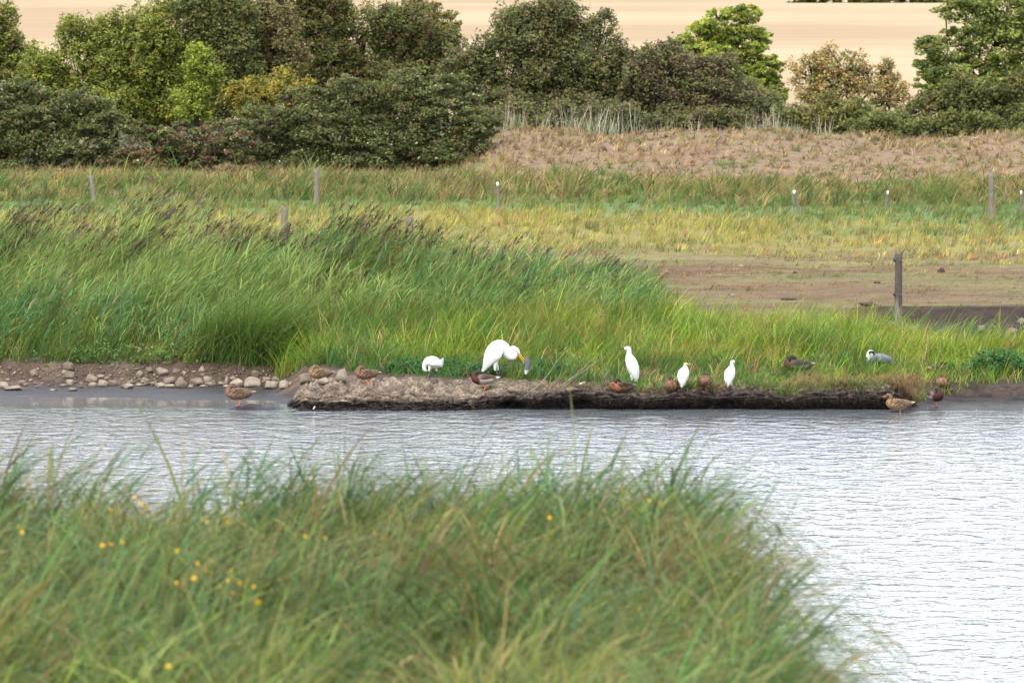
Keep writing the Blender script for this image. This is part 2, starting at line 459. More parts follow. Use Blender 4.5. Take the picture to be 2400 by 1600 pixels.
# ray casting on the far shore, so that things stand on it
def bvh_of(lst):
    V = []; F = []; o = 0
    for vv, ff in lst:
        V.append(vv); F.append(ff + o); o += len(vv)
    return BVHTree.FromPolygons(np.concatenate(V).tolist(), np.concatenate(F).tolist())
BV = bvh_of(BVS)
def hit(px, py):
    d = Vector(ray(px, py)); h = BV.ray_cast(Vector((0, 0, CAMZ)), d.normalized())
    return np.array(h[0]) if h[0] is not None else W(px, py, 98)
def drop(x, y):
    h = BV.ray_cast(Vector((x, y, 20)), Vector((0, 0, -1)))
    return h[0].z if h[0] is not None else float(ground_z(x, y))

# ------------------------------------------------------------------ blades
def blades(base, L, az, th0, th1, w, col, nseg=3, fa=None, tip=None, power=1.0):
    base = np.asarray(base, float); N = len(base)
    L = np.broadcast_to(L, N).astype(float); az = np.broadcast_to(az, N); th0 = np.broadcast_to(th0, N); th1 = np.broadcast_to(th1, N); w = np.broadcast_to(w, N)
    if fa is None: fa = rng.uniform(0, PI, N)
    sv = np.stack([np.cos(fa), np.sin(fa), np.zeros(N)], -1)
    dirv = np.stack([np.cos(az), np.sin(az), np.zeros(N)], -1)
    p = base.copy(); rows = []; cols = []
    col = np.asarray(col, float)
    tip = col if tip is None else tip
    for k in range(nseg + 1):
        t = k / nseg
        if k > 0:
            tm = (k - .5) / nseg
            th = th0 + th1 * tm ** power
            p = p + (L / nseg)[:, None] * (np.sin(th)[:, None] * dirv + np.cos(th)[:, None] * np.array([0, 0, 1.0]))
        c = col * (1 - t) + tip * t
        if k < nseg:
            ww = (w * (.75 + .5 * t) * (1 - t) ** .55)[:, None] * .5
            rows += [p - sv * ww, p + sv * ww]; cols += [c, c]
        else:
            rows.append(p); cols.append(c)
    nvp = 2 * nseg + 1
    V = np.stack(rows, 1).reshape(-1, 3); CC = np.stack(cols, 1).reshape(-1, 3)
    b = (np.arange(N) * nvp)[:, None]
    q = []
    for k in range(nseg - 1):
        q.append(np.concatenate([b + 2 * k, b + 2 * k + 1, b + 2 * k + 3, b + 2 * k + 2], 1))
    quads = np.concatenate(q) if q else np.zeros((0, 4), int)
    tris = np.concatenate([b + nvp - 3, b + nvp - 2, b + nvp - 1], 1)
    return V, tris, quads, CC
def join(lst):
    V = []; T = []; Q = []; CC = []; o = 0
    for (a, t, q, c) in lst:
        V.append(a); T.append(np.asarray(t).reshape(-1, 3) + o); Q.append(np.asarray(q).reshape(-1, 4) + o); CC.append(c); o += len(a)
    return np.concatenate(V), np.concatenate(T).astype(int), np.concatenate(Q).astype(int), np.concatenate(CC)
def veg(name, lst, mat, label=None, cat=None, kind='stuff', parent=None):
    V, T, Q, CC = join(lst)
    o = link(name, mesh_np(name, V, tris=T if len(T) else None, quads=Q if len(Q) else None, col=CC, mat=mat), parent)
    if label: tag(o, label, cat, None, kind)
    elif kind: tag(o, kind=kind)
    return o
def pick(cols, wts, N, jit=.18):
    cols = np.asarray(cols, float); wts = np.asarray(wts, float); wts = wts / wts.sum()
    i = rng.choice(len(cols), N, p=wts)
    c = cols[i] * np.exp(rng.normal(0, jit, (N, 1))) * np.exp(rng.normal(0, jit * .3, (N, 3)))
    return c
def uni(n, a, b): return rng.uniform(a, b, n)
def pts(n, xfun, d0, d1, zf=None):
    d = uni(n, d0, d1); x = xfun(n, d)
    z = (zf or (lambda a, b: ground_z(a, b)))(x, d)
    return np.stack([x, d, z], -1)
def px_of(P): return 1200 + P[:, 0] / P[:, 1] * FPX
def wind(n, s=.5): return rng.normal(0, s, n)             # azimuth: blown towards +x

# ================================================================== REED BED
def reed_h(px, d):
    topy = np.interp(px, [-400, 0, 150, 300, 500, 700, 850, 1000, 1100, 1250, 1400, 1480, 1560, 1640], [505, 505, 505, 488, 500, 510, 520, 550, 580, 585, 590, 610, 690, 760])
    hb = np.clip(CAMZ - topy / FPX * 110 - .8, .35, 3)
    k = np.interp(d, [101.5, 104, 107, 110, 113], [.32, .52, .78, 1.0, .95])
    return hb * k
def reed_green(P, n, warm=0.0):
    nn = fbm(P[:, 0] * .45, P[:, 1] * .6, 101, 3)
    a = pick([(.072, .150, .046), (.058, .130, .054), (.100, .178, .050), (.042, .092, .032)], [4, 3, 3, 2], n)
    b = pick([(.125, .188, .046), (.15, .20, .056)], [1, 1], n)
    t = sm(.40, .68, nn + .12 * rng.normal(0, 1, n) + warm)[:, None]
    return a * (1 - t) + b * t
N = 6400
P = pts(N, lambda n, d: uni(n, -13.5, 2.9) , 102.2, 113.0)
px = px_of(P)
keep = (px < 1565) & (rng.uniform(0, 1, N) < np.interp(px, [900, 1200, 1560], [1, .9, .6]))
keep &= ~((px > 680) & (P[:, 1] < 104.0))
keep &= rng.uniform(0, 1, N) < .25 + .75 * sm(.36, .48, fbm(P[:, 0] * 1.0, P[:, 1] * .8, 114, 2))
keep &= ~((px > 1150) & (P[:, 1] < 105.5))
P = P[keep]; N = len(P); px = px_of(P)
P[:, 2] -= .03
H = reed_h(px, P[:, 1]) * np.exp(rng.normal(0, .10, N)) * .97 * (.88 + .28 * fbm(P[:, 0] * .9, P[:, 1] * .9, 111, 2))
cl1 = fbm(P[:, 0] * .8, P[:, 1] * .55, 112, 2); cl2 = fbm(P[:, 0] * .7 + 40, P[:, 1] * .5, 113, 2)
saz = wind(N, .4) + 2.6 * (cl2 - .5); sth0 = uni(N, .02, .16); sth1 = uni(N, .25, .6) + .9 * sm(.35, .65, cl1)
H = H * (.86 + .34 * cl2)
scol = reed_green(P, N) * 1.15
lst = [blades(P, H, saz, sth0, sth1, .012, scol * np.array([1.1, 1, .8]), 4)]
def stem_pt(t, P, H, az, th0, th1, n=6):
    p = P.copy(); dirv = np.stack([np.cos(az), np.sin(az), 0 * az], -1)
    for k in range(n):
        th = th0 + th1 * (t * (k + .5) / n)
        p = p + (H * t / n)[:, None] * (np.sin(th)[:, None] * dirv + np.cos(th)[:, None] * np.array([0, 0, 1.]))
    return p
for k in range(11):
    t = np.clip(.16 + .80 * (k + rng.uniform(0, 1, N)) / 11, 0, .98)
    b = stem_pt(t, P, H, saz, sth0, sth1)
    nl = N
    L = uni(N, .30, .58) * np.clip(H / 1.6, .55, 1.1) * (1.05 - .35 * np.abs(t - .5))
    az = saz + wind(N, .75)
    c = scol * np.exp(rng.normal(0, .16, (N, 1)))
    yel = rng.uniform(0, 1, N) < .045
    c[yel] = pick([(.36, .28, .09), (.30, .22, .08)], [1, 1], int(yel.sum()))
    lst.append(blades(b, L * 1.15, az, uni(N, .2, 1.25) , uni(N, .1, 1.2), uni(N, .012, .030), c, 3, tip=c * np.array([1.15, 1.08, .9])))
veg('reed_bed', lst, M_reed, 'tall green reed bed bending right behind the stony shore', 'reeds')
# brown seed plumes on the tall reeds
pm = (P[:, 1] > np.interp(px, [0, 900, 1200], [108.6, 108.2, 106.5])) & (H > .95) & (rng.uniform(0, 1, N) < np.interp(px, [0, 820, 1000, 1500], [.8, .75, .16, .05]))
PP, HH, A, T0, T1 = P[pm], H[pm], saz[pm], sth0[pm], sth1[pm]
n_ = len(PP); lst = []
PLUME = pick([(.085, .050, .042), (.11, .066, .052), (.065, .04, .036)], [1, 1, 1], n_)
ext = uni(n_, .16, .36)
for k in range(20):
    f = rng.uniform(0, 1, n_)
    b = stem_pt(np.ones(n_), PP, HH, A, T0, T1)
    d_ = np.stack([np.cos(A), np.sin(A), 0 * A], -1)
    b = b + (ext * f)[:, None] * (d_ * .62 + np.array([0, 0, .70])) 
    lst.append(blades(b, uni(n_, .10, .24) * (1.15 - .6 * f), A + wind(n_, .6), uni(n_, .6, 1.3), uni(n_, .5, 1.3), uni(n_, .014, .026), PLUME * np.exp(rng.normal(0, .2, (n_, 1))), 2))
b = stem_pt(np.ones(n_) * .97, PP, HH, A, T0, T1)
lst.append(blades(b, ext + .1, A, .68, .3, .010, PLUME, 2))
veg('reed_plumes', lst, M_dry, 'purple brown seed plumes along the top of the reed bed', 'reed plumes')

# undergrowth in front of the reeds and tussocks
def tuft_field(n, xfun, d0, d1, hfun, colf, mat, name, label, cat, lean=(.1, .5), bend=(.3, 1.1), w=(.008, .016), nseg=3, windk=.9, mask=None, zf=None, dens=None, tuft=7):
    m = n // tuft
    P0 = pts(m, xfun, d0, d1, zf)
    if mask is not None: P0 = P0[mask(P0)]
    m = len(P0); n = m * tuft
    P = np.repeat(P0, tuft, 0).copy()
    P[:, :2] += rng.normal(0, .05, (n, 2)); P[:, 2] -= .02
    az = np.repeat(wind(m, windk), tuft) + rng.normal(0, .7, n)
    h = np.repeat(hfun(P0) * np.exp(rng.normal(0, .24, m)), tuft) * np.exp(rng.normal(0, .20, n))
    c = np.repeat(colf(P0, m), tuft, 0) * np.exp(rng.normal(0, .14, (n, 1)))
    dm = rng.uniform(0, 1, n) < .05
    c[dm] = pick([(.27, .20, .09), (.21, .15, .07)], [1, 1], int(dm.sum()))
    b0 = np.repeat(uni(m, -.25, .35), tuft)
    return veg(name, [blades(P, h, az, uni(n, *lean), np.maximum(uni(n, *bend) + b0, .05), uni(n, *w), c, nseg, tip=c * np.array([1.15, 1.08, .85]))], mat, label, cat)
def under_col(P, n):
    nn = fbm(P[:, 0] * .8, P[:, 1] * .8, 121, 3)
    a = pick([(.06, .125, .028), (.085, .155, .034), (.05, .10, .03)], [1, 1, 1], n)
    b = pick([(.15, .19, .035), (.19, .21, .05), (.24, .19, .08)], [3, 2, 1.2], n)
    t = sm(.42, .66, nn + .1 * rng.normal(0, 1, n))[:, None]
    return a * (1 - t) + b * t
tuft_field(20000, lambda n, d: uni(n, -13.5, 3.2), 101.9, 105.8, lambda P: .28 + .5 * vn(P[:, 0] * 1.3, P[:, 1] * 1.3, 5) * sm(101.5, 104, P[:, 1]) + .1, under_col, M_grass,
           'reed_undergrowth', 'mixed green grass at the foot of the reeds', 'grass', mask=lambda P: ~((px_of(P) > 655) & (P[:, 1] < 99)))

# ================================================================== BANK GRASS (centre and right)
def bank_col(P, n):
    px = px_of(P)
    nn = fbm(P[:, 0] * .7, P[:, 1] * .9, 131, 3)
    yg = pick([(.20, .262, .032), (.165, .235, .030), (.245, .285, .045), (.115, .20, .026)], [3, 3, 2, 2], n)
    gr = pick([(.066, .15, .034), (.088, .175, .036), (.052, .125, .034)], [1, 1, 1], n)
    dr = pick([(.33, .235, .11), (.25, .16, .075), (.36, .29, .13)], [1, 1, 1], n)
    r = sm(980, 1420, px)
    t = sm(.30, .62, nn + .12 * rng.normal(0, 1, n) + .22 * (r - .45) - .25 * (1 - sm(99, 101, P[:, 1])))[:, None]
    c = gr * (1 - t) + yg * t
    dm = rng.uniform(0, 1, n) < (.07 + .22 * sm(.58, .75, fbm(P[:, 0] * .9, P[:, 1] * .9, 132, 2)))
    c[dm] = dr[dm]
    return c
def bank_h(P):
    px = px_of(P)
    h = np.interp(P[:, 1], [96.3, 97.4, 98.2, 99.5, 101, 104, 107], [.15, .18, .22, .34, .46, .52, .45]) * (.65 + .7 * vn(P[:, 0] * 1.1, P[:, 1] * 1.1, 7))
    return h * np.interp(px, [800, 1000, 1400, 2300, 2500], [1.15, 1.1, 1.05, .95, .9]) * (1 - .45 * sm(2050, 2200, px) * sm(100.5, 103, P[:, 1]))
def bank_mask(P):
    px = px_of(P); k = np.ones(len(P), bool)
    fr = np.interp(px, [650, 840, 1000, 1280, 1500, 1750, 1900, 2000, 2150, 2250, 2400], [101, 98.9, 98.5, 98.1, 96.4, 96.25, 95.95, 95.85, 96.7, 97.4, 97.9]) + .25 * (vn(P[:, 0] * 3, P[:, 1], 9) - .5)
    k &= P[:, 1] > fr
    thin = sm(2080, 2180, px) * sm(103.2, 105.5, P[:, 1])
    thin = np.maximum(thin, sm(1560, 1640, px) * sm(105.0, 107.0, P[:, 1]))
    k &= rng.uniform(0, 1, len(P)) > thin * .93
    return k
def zsurf(x, d):
    return np.where(d < 99, np.maximum(ground_z(x, d), np.where((x > XP(700)) & (x < XP(2010)), .33, -9)), ground_z(x, d))
tuft_field(80000, lambda n, d: uni(n, -4.2, 13.5), 96.0, 107.6, bank_h, bank_col, M_grass, 'bank_grass',
           'long yellow green grass on the bank behind the birds', 'grass', mask=bank_mask, zf=zsurf, lean=(.05, .55), bend=(.3, 1.2), w=(.009, .022), windk=1.3)
# bigger sedge leaves standing out of the bank
def spot_clumps(spots, n_each, h, colr, spread=.25, w=(.012, .022), lean=(.05, .5), bend=(.3, 1.4), windk=1.0, nseg=5, zf=zsurf):
    out = []
    for (x, d, k) in spots:
        n = int(n_each * k)
        r = rng.normal(0, spread * k ** .5, (n, 2))
        xx = x + r[:, 0]; dd = d + r[:, 1]
        Pn = np.stack([xx, dd, zf(xx, dd) - .02], -1)
        c = pick(colr, np.ones(len(colr)), n)
        out.append(blades(Pn, h * k ** .3 * np.exp(rng.normal(0, .22, n)), wind(n, windk), uni(n, *lean), uni(n, *bend), uni(n, *w), c, nseg, tip=c * np.array([1.2, 1.1, .8])))
    return out
spots = [(uni(1, -3, 9.8)[0], uni(1, 100.5, 106)[0], uni(1, .5, 1.3)[0]) for _ in range(46)]
veg('sedge_clumps', spot_clumps(spots, 46, .62, [(.12, .20, .05), (.17, .25, .045), (.09, .17, .06)]), M_grass, 'taller sedge leaves standing out of the bank grass', 'sedge')
# dark drooping sedge tussock
sp = [(XP(p_, 102.3), 102.1 + q_, k_) for p_, q_, k_ in ((540, .3, 1.5), (585, .1, 1.6), (620, .0, 1.3), (480, .5, 1.3), (640, .5, 1.2), (560, 1.0, 1.5))]
veg('sedge_tussock', spot_clumps(sp, 420, 1.12, [(.066, .13, .030), (.09, .16, .034), (.14, .19, .045), (.05, .10, .026)], .22, (.010, .018), (-.1, .6), (.9, 1.9), 1.1, 6), M_grass,
    'dark drooping sedge tussock overhanging the stones', 'sedge')
# brown dead straw hanging over the edge at the right
sp = [(XP(p_, 96.6), d_, k_) for p_, d_, k_ in ((2085, 96.3, 1.2), (2110, 96.45, 1.4), (2130, 96.6, 1.1), (2060, 96.5, .9), (1930, 96.3, .8), (1965, 96.2, .9), (1905, 96.5, .7), (1880, 96.4, .6))]
def strawz(x, d): return np.full(np.shape(x), .40)
o_ = []
for (x_, d_, k_) in sp:
    n = int(240 * k_); r = rng.normal(0, .17, (n, 2))
    Pn = np.stack([x_ + r[:, 0], d_ + r[:, 1] * .8, .36 + .16 * rng.uniform(-.6, 1, n)], -1)
    c = pick([(.24, .14, .07), (.30, .20, .10), (.17, .09, .05), (.36, .27, .13)], [3, 2, 2, 1], n)
    o_.append(blades(Pn, uni(n, .18, .42), -PI / 2 + rng.normal(0, .9, n), uni(n, .5, 1.2), uni(n, .8, 1.9), uni(n, .006, .011), c, 4))
veg('straw_overhang', o_, M_dry, 'dead brown straw hanging over the bank edge by the mud', 'dead grass')
# rooty fringe on the peat face
n = 9500
ii = rng.integers(0, ns, n); jj = rng.integers(int(nv * .44), int(nv * .80), n)
Pn = pv[ii, jj] + np.array([0, -.012, 0]) 
lw = leftw[ii, jj]
kp = rng.uniform(0, 1, n) > lw * .75
Pn = Pn[kp]; n = len(Pn)
c = pick([(.10, .076, .06), (.065, .047, .04), (.17, .135, .10), (.04, .03, .027)], [1.6, 3, .6, 3.4], n)
veg('root_fibres', [blades(Pn, uni(n, .03, .15), rng.uniform(-PI, 0, n), uni(n, .6, 1.9), uni(n, .3, 1.4), uni(n, .004, .008), c, 2)], M_dry, 'fine pale roots matted over the dark peat face', 'roots')

# ragged dry fringe drooping over the lip
n = 8000
px_ = uni(n, 1230, 2150); x_ = XP(px_, 96)
jl = rng.integers(int(nv * .40), int(nv * .52), n); il = np.clip(np.searchsorted(sx, x_), 0, ns - 1)
Pn = pv[il, jl] + np.array([0, 0, -.005])
kp = rng.uniform(0, 1, n) < .15 + .85 * sm(.42, .6, fbm(x_ * 1.6, 0 * x_, 28, 3)) * sm(1230, 1420, px_)
Pn = Pn[kp]; n = len(Pn)
c = pick([(.17, .13, .075), (.12, .085, .05), (.095, .12, .038), (.07, .11, .03), (.22, .17, .10)], [2, 2, 1.6, 1.4, 1], n)
veg('lip_fringe', [blades(Pn, uni(n, .06, .20), -PI / 2 + rng.normal(0, .9, n), uni(n, .1, 1.0), uni(n, .7, 1.9), uni(n, .007, .014), c, 3)], M_dry, 'ragged dry grass fringe along the lip of the peat bank', 'dead grass')
n = 4200
px_ = np.concatenate([uni(n // 2, 1770, 2040), uni(n // 4, 2040, 2150), rng.normal(1420, 60, n // 8), rng.normal(1640, 70, n // 8)]); n = len(px_); x_ = XP(px_, 95.8)
il = np.clip(np.searchsorted(sx, x_), 0, ns - 1); jl = rng.integers(int(nv * .46), int(nv * .54), n)
Pn = pv[il, jl] + np.array([0, -.01, .0]) + np.stack([rng.normal(0, .03, n), rng.normal(0, .03, n), uni(n, -.02, .05)], -1)
kp = rng.uniform(0, 1, n) < .2 + .8 * sm(.40, .6, fbm(x_ * 2.4, 0 * x_, 34, 2)); Pn = Pn[kp]; x_ = x_[kp]; n = len(Pn)
gm = fbm(x_ * 1.8, 0 * x_ + 4, 35, 2)
c = np.where((gm + rng.normal(0, .1, n) > .5)[:, None], pick([(.11, .165, .035), (.15, .20, .04), (.08, .13, .03)], [1, 1, 1], n), pick([(.20, .13, .065), (.14, .085, .045), (.25, .19, .10)], [2, 2, 1], n))
veg('hanging_tufts', [blades(Pn, uni(n, .12, .34), -PI / 2 + rng.normal(.3, .9, n), uni(n, .0, .9), uni(n, 1.2, 2.4), uni(n, .007, .015), c, 4)], M_grass, 'grass and straw tufts hanging over the peat face', 'grass')
# broad-leaved herbs
def leaf_cloud(Pc, size, col, up=.6, elong=1.7, single=False):
    """one rhombic leaf per point"""
    n = len(Pc)
    a = rng.normal(0, 1, (n, 3)); a[:, 2] = a[:, 2] * .6 - .1; a /= np.linalg.norm(a, axis=1)[:, None]
    nrm = rng.normal(0, .8, (n, 3)) + np.array([0, -.45, up * 1.6]); b = np.cross(nrm, a); b /= np.linalg.norm(b, axis=1)[:, None] + 1e-9
    s = np.broadcast_to(size, n)[:, None]
    nn = np.cross(a, b)
    V = np.stack([Pc - a * s * .5, Pc + b * s * .5 / elong + nn * s * .07, Pc + a * s * .5, Pc - b * s * .5 / elong + nn * s * .07], 1).reshape(-1, 3)
    if single:
        V = np.stack([Pc - a * s * .5 - b * s * .28, Pc + a * s * .55, Pc - a * s * .1 + b * s * .36 + nn * s * .08], 1).reshape(-1, 3)
        return V, np.arange(3 * n).reshape(-1, 3), np.zeros((0, 4), int), np.repeat(col, 3, 0)
    i = (np.arange(n) * 4)[:, None]
    tris = np.concatenate([np.concatenate([i, i + 1, i + 2], 1), np.concatenate([i, i + 2, i + 3], 1)])
    CC = np.repeat(col, 4, 0)
    return V, tris, np.zeros((0, 4), int), CC
def herb_patch(name, label, cx, cd, rx, rd, h, n, cols, size=(.05, .09)):
    m = n // 9
    bx = cx + rng.normal(0, rx * .5, m); bd = cd + rng.normal(0, rd * .5, m)
    hh = h * np.exp(-((bx - cx) / rx) ** 2 * .5) * uni(m, .5, 1.1)
    st = np.stack([bx, bd, zsurf(bx, bd)], -1)
    P = np.repeat(st, 9, 0); t = uni(len(P), .25, 1.0)
    P = P.copy(); P[:, 2] += np.repeat(hh, 9) * t; P[:, :2] += rng.normal(0, .05, (len(P), 2)); P[:, 0] += .08 * t
    c = pick(cols, np.ones(len(cols)), len(P))
    stem = blades(st, hh * 1.05, wind(m, 1), .05, .25, .008, pick([(.09, .13, .04)], [1], m), 2)
    o = veg(name, [leaf_cloud(P, uni(len(P), *size), c), stem], M_foli, label, 'herbs')
    return o
G1 = [(.055, .125, .05), (.075, .155, .06), (.045, .10, .045)]
herb_patch('nettle_patch', 'dark green leafy herbs behind the mud beach at the right', XP(2345, 98.6), 98.7, .62, .35, .42, 2300, [(.05, .13, .045), (.08, .17, .05), (.04, .10, .04)])
herb_patch('herb_patch', 'low blue green herbs around the small preening egret', XP(985, 99.1), 99.1, .8, .2, .26, 1500, G1, (.04, .07))
herb_patch('herb_patch', 'low green herbs between great egret and brown drake', XP(1120, 98.8), 98.75, .55, .15, .24, 1100, G1, (.04, .07))
herb_patch('herb_patch', 'small leafy herbs below the hanging feather', XP(1270, 98.8), 98.8, .6, .15, .28, 900, G1, (.04, .07))
herb_patch('herb_patch', 'green weeds along the top of the stony shore', XP(330, 102), 102.2, 2.6, .4, .34, 2200, [(.06, .13, .04), (.10, .17, .04), (.14, .18, .05)], (.04, .08))

# ================================================================== MEADOW
def wide(n, d, k=.135): return uni(n, -1, 1) * k * d
def short_col(P, n):
    nn = fbm(P[:, 0] * .5, P[:, 1] * 1.0, 141, 3)
    a = pick([(.150, .095, .047), (.185, .128, .062), (.10, .062, .034)], [2, 2, 1], n)
    b = pick([(.13, .135, .045), (.095, .125, .04)], [1, 1], n)
    t = sm(.50, .62, fbm(P[:, 0] * .35, P[:, 1] * .6, 67, 3))[:, None]
    return a * (1 - t) + b * t
tuft_field(46000, lambda n, d: uni(n, -.03, .135) * d, 107, 140, lambda P: .03 + .05 * vn(P[:, 0], P[:, 1], 3) + .10 * sm(.60, .75, fbm(P[:, 0] * .6, P[:, 1] * .5, 143, 3)), short_col, M_dry, 'grazed_turf',
           'short grazed brown turf of the meadow', 'grass', nseg=2, w=(.012, .022), lean=(.1, 1.0), mask=lambda P: ~((P[:, 0] > 7.2) & (P[:, 1] < 111.6)), zf=lambda x, d: ground_z(x, d, False), tuft=6)
def mead_col(P, n):
    P = P.copy(); wv_ = fbm(P[:, 0] * .10 + 7, P[:, 1] * .06, 154, 3) - .5
    nn = fbm(P[:, 0] * .22, P[:, 1] * .4, 151, 4); n2 = fbm(P[:, 0] * .9, P[:, 1] * 1.2, 152, 2)
    ye = pick([(.30, .265, .075), (.26, .25, .065), (.36, .30, .11), (.20, .22, .05)], [3, 3, 2, 2], n)
    gr = pick([(.10, .155, .045), (.13, .175, .05), (.105, .15, .06)], [1, 1, 1], n)
    br = pick([(.29, .19, .095), (.24, .16, .08)], [1, 1], n)
    g = sm(154, 162, P[:, 1] + 26 * wv_ + 10 * (nn - .5) + rng.normal(0, 2, n))[:, None]
    c = ye * (1 - g) + gr * g
    t2 = (sm(.54, .70, n2) * .75)[:, None]
    c = c * (1 - t2) + (gr * .8) * t2
    m = (rng.uniform(0, 1, n) < .10 + .35 * (1 - sm(128, 146, P[:, 1] + 20 * (nn - .5))))
    c[m] = br[m]
    return c
def mead_mask(P):
    nn = fbm(P[:, 0] * .16, P[:, 1] * .35, 153, 3)
    return (rng.uniform(0, 1, len(P)) < sm(122, 146, P[:, 1] + 34 * (nn - .5) + 10 * sm(-1, -9, P[:, 0]) * 2))
tuft_field(104000, lambda n, d: wide(n, d, .125), 112, 172, lambda P: (.06 + .21 * sm(122, 150, P[:, 1])) * (.6 + .7 * vn(P[:, 0] * .8, P[:, 1] * .8, 4)), mead_col, M_grass, 'meadow_grass',
           'yellow and green meadow grass between the two fences', 'grass', nseg=2, w=(.016, .03), lean=(.0, .6), bend=(.2, 1.0), mask=mead_mask, zf=lambda x, d: ground_z(x, d, False), tuft=8)
def ridge_col(P, n):
    nn = fbm(P[:, 0] * .35, P[:, 1] * .5, 161, 3)
    a = pick([(.085, .135, .036), (.115, .155, .045), (.07, .115, .036)], [1, 1, 1], n)
    b = pick([(.21, .17, .075), (.17, .155, .055), (.24, .18, .10)], [2, 2, 1], n)
    t = sm(.42, .64, nn + .16 * rng.normal(0, 1, n))[:, None]
    return a * (1 - t) + b * t
tuft_field(29000, lambda n, d: wide(n, d, .125), 170, 189, lambda P: .18 + .75 * fbm(P[:, 0] * .6, P[:, 1] * .35, 6, 2) ** 2 * 1.4, ridge_col, M_grass, 'rank_grass',
           'rank olive tall grass along the far ditch', 'grass', nseg=3, w=(.025, .05), lean=(.0, .5), bend=(.4, 1.6), windk=1.3, zf=lambda x, d: ground_z(x, d, False), tuft=9)
def mound_col(P, n):
    nn = fbm(P[:, 0] * .4, P[:, 1] * .6, 171, 3)
    a = pick([(.265, .192, .112), (.22, .157, .092), (.31, .232, .132), (.155, .11, .072)], [3, 3, 2, 1.5], n)
    g = pick([(.10, .16, .04), (.12, .17, .05)], [1, 1], n)
    t = (sm(.57, .64, fbm(P[:, 0] * .55, P[:, 1] * .9, 172, 2)) * (1 - .6 * sm(191, 197, P[:, 1])))[:, None]
    return a * (1 - t) + g * t
tuft_field(54000, lambda n, d: wide(n, d, .125), 187, 203, lambda P: .13 + .22 * vn(P[:, 0] * .8, P[:, 1] * .8, 8), mound_col, M_dry, 'dry_mound_grass',
           'dry pinkish tan grass covering the low mound', 'dry grass', nseg=2, w=(.026, .05), lean=(.1, .9), windk=1.5, bend=(.3, 1.2), zf=lambda x, d: ground_z(x, d, False), tuft=8)
# pale dead reed stalks behind the mound
o_ = []
for (pa, pb, top, n) in ((1145, 1500, 225, 190), (1745, 1830, 240, 60), (1500, 1700, 272, 90), (1840, 1960, 275, 70)):
    x_ = (uni(n, pa, pb) - 1200) / FPX * 204; d_ = uni(n, 202.5, 206)
    Pn = np.stack([x_, d_, ground_z(x_, d_, False)], -1)
    Hn = (CAMZ - (top + 0) / FPX * 204 - Pn[:, 2]) * uni(n, .3, 1.1) * (.55 + .6 * vn(x_ * 1.6, 0 * x_, 29))
    c = pick([(.36, .31, .22), (.28, .24, .17), (.42, .37, .28)], [1, 1, 1], n)
    o_.append(blades(Pn, np.clip(Hn, .3, 2), wind(n, 1), uni(n, -.45, .5), uni(n, -.2, .5), uni(n, .012, .032), c, 3))
    o_.append(blades(Pn + rng.normal(0, .15, Pn.shape) * np.array([1, 1, 0]), np.clip(Hn, .3, 2) * .7, wind(n, 1), uni(n, .0, .3), uni(n, .1, .7), .022, pick([(.13, .19, .11), (.16, .21, .12)], [1, 1], n), 3))
veg('dead_reed_stalks', o_, M_dry, 'pale dead reed stalks standing behind the dry mound', 'reeds')

# ================================================================== BUSHES AND TREES
def tube(path, radii, n=7):
    path = np.asarray(path, float); m = len(path)
    tg = np.gradient(path, axis=0); tg /= np.linalg.norm(tg, axis=1)[:, None] + 1e-9
    ref = np.array([.3, .9, .2]); a = np.cross(tg, ref); a /= np.linalg.norm(a, axis=1)[:, None] + 1e-9
    b = np.cross(tg, a)
    th = np.arange(n) / n * 2 * PI
    R = np.asarray(radii, float)[:, None, None]
    V = path[:, None] + R * (np.cos(th)[None, :, None] * a[:, None] + np.sin(th)[None, :, None] * b[:, None])
    i = np.arange(m * n).reshape(m, n); j = np.roll(i, -1, 1)
    q = np.stack([i[:-1], j[:-1], j[1:], i[1:]], -1).reshape(-1, 4)
    V = V.reshape(-1, 3)
    c0 = len(V); V = np.concatenate([V, path[:1], path[-1:]])
    t = np.concatenate([np.stack([j[0], i[0], np.full(n, c0)], -1), np.stack([i[-1], j[-1], np.full(n, c0 + 1)], -1)])
    return V, t, q, np.zeros((len(V), 3))
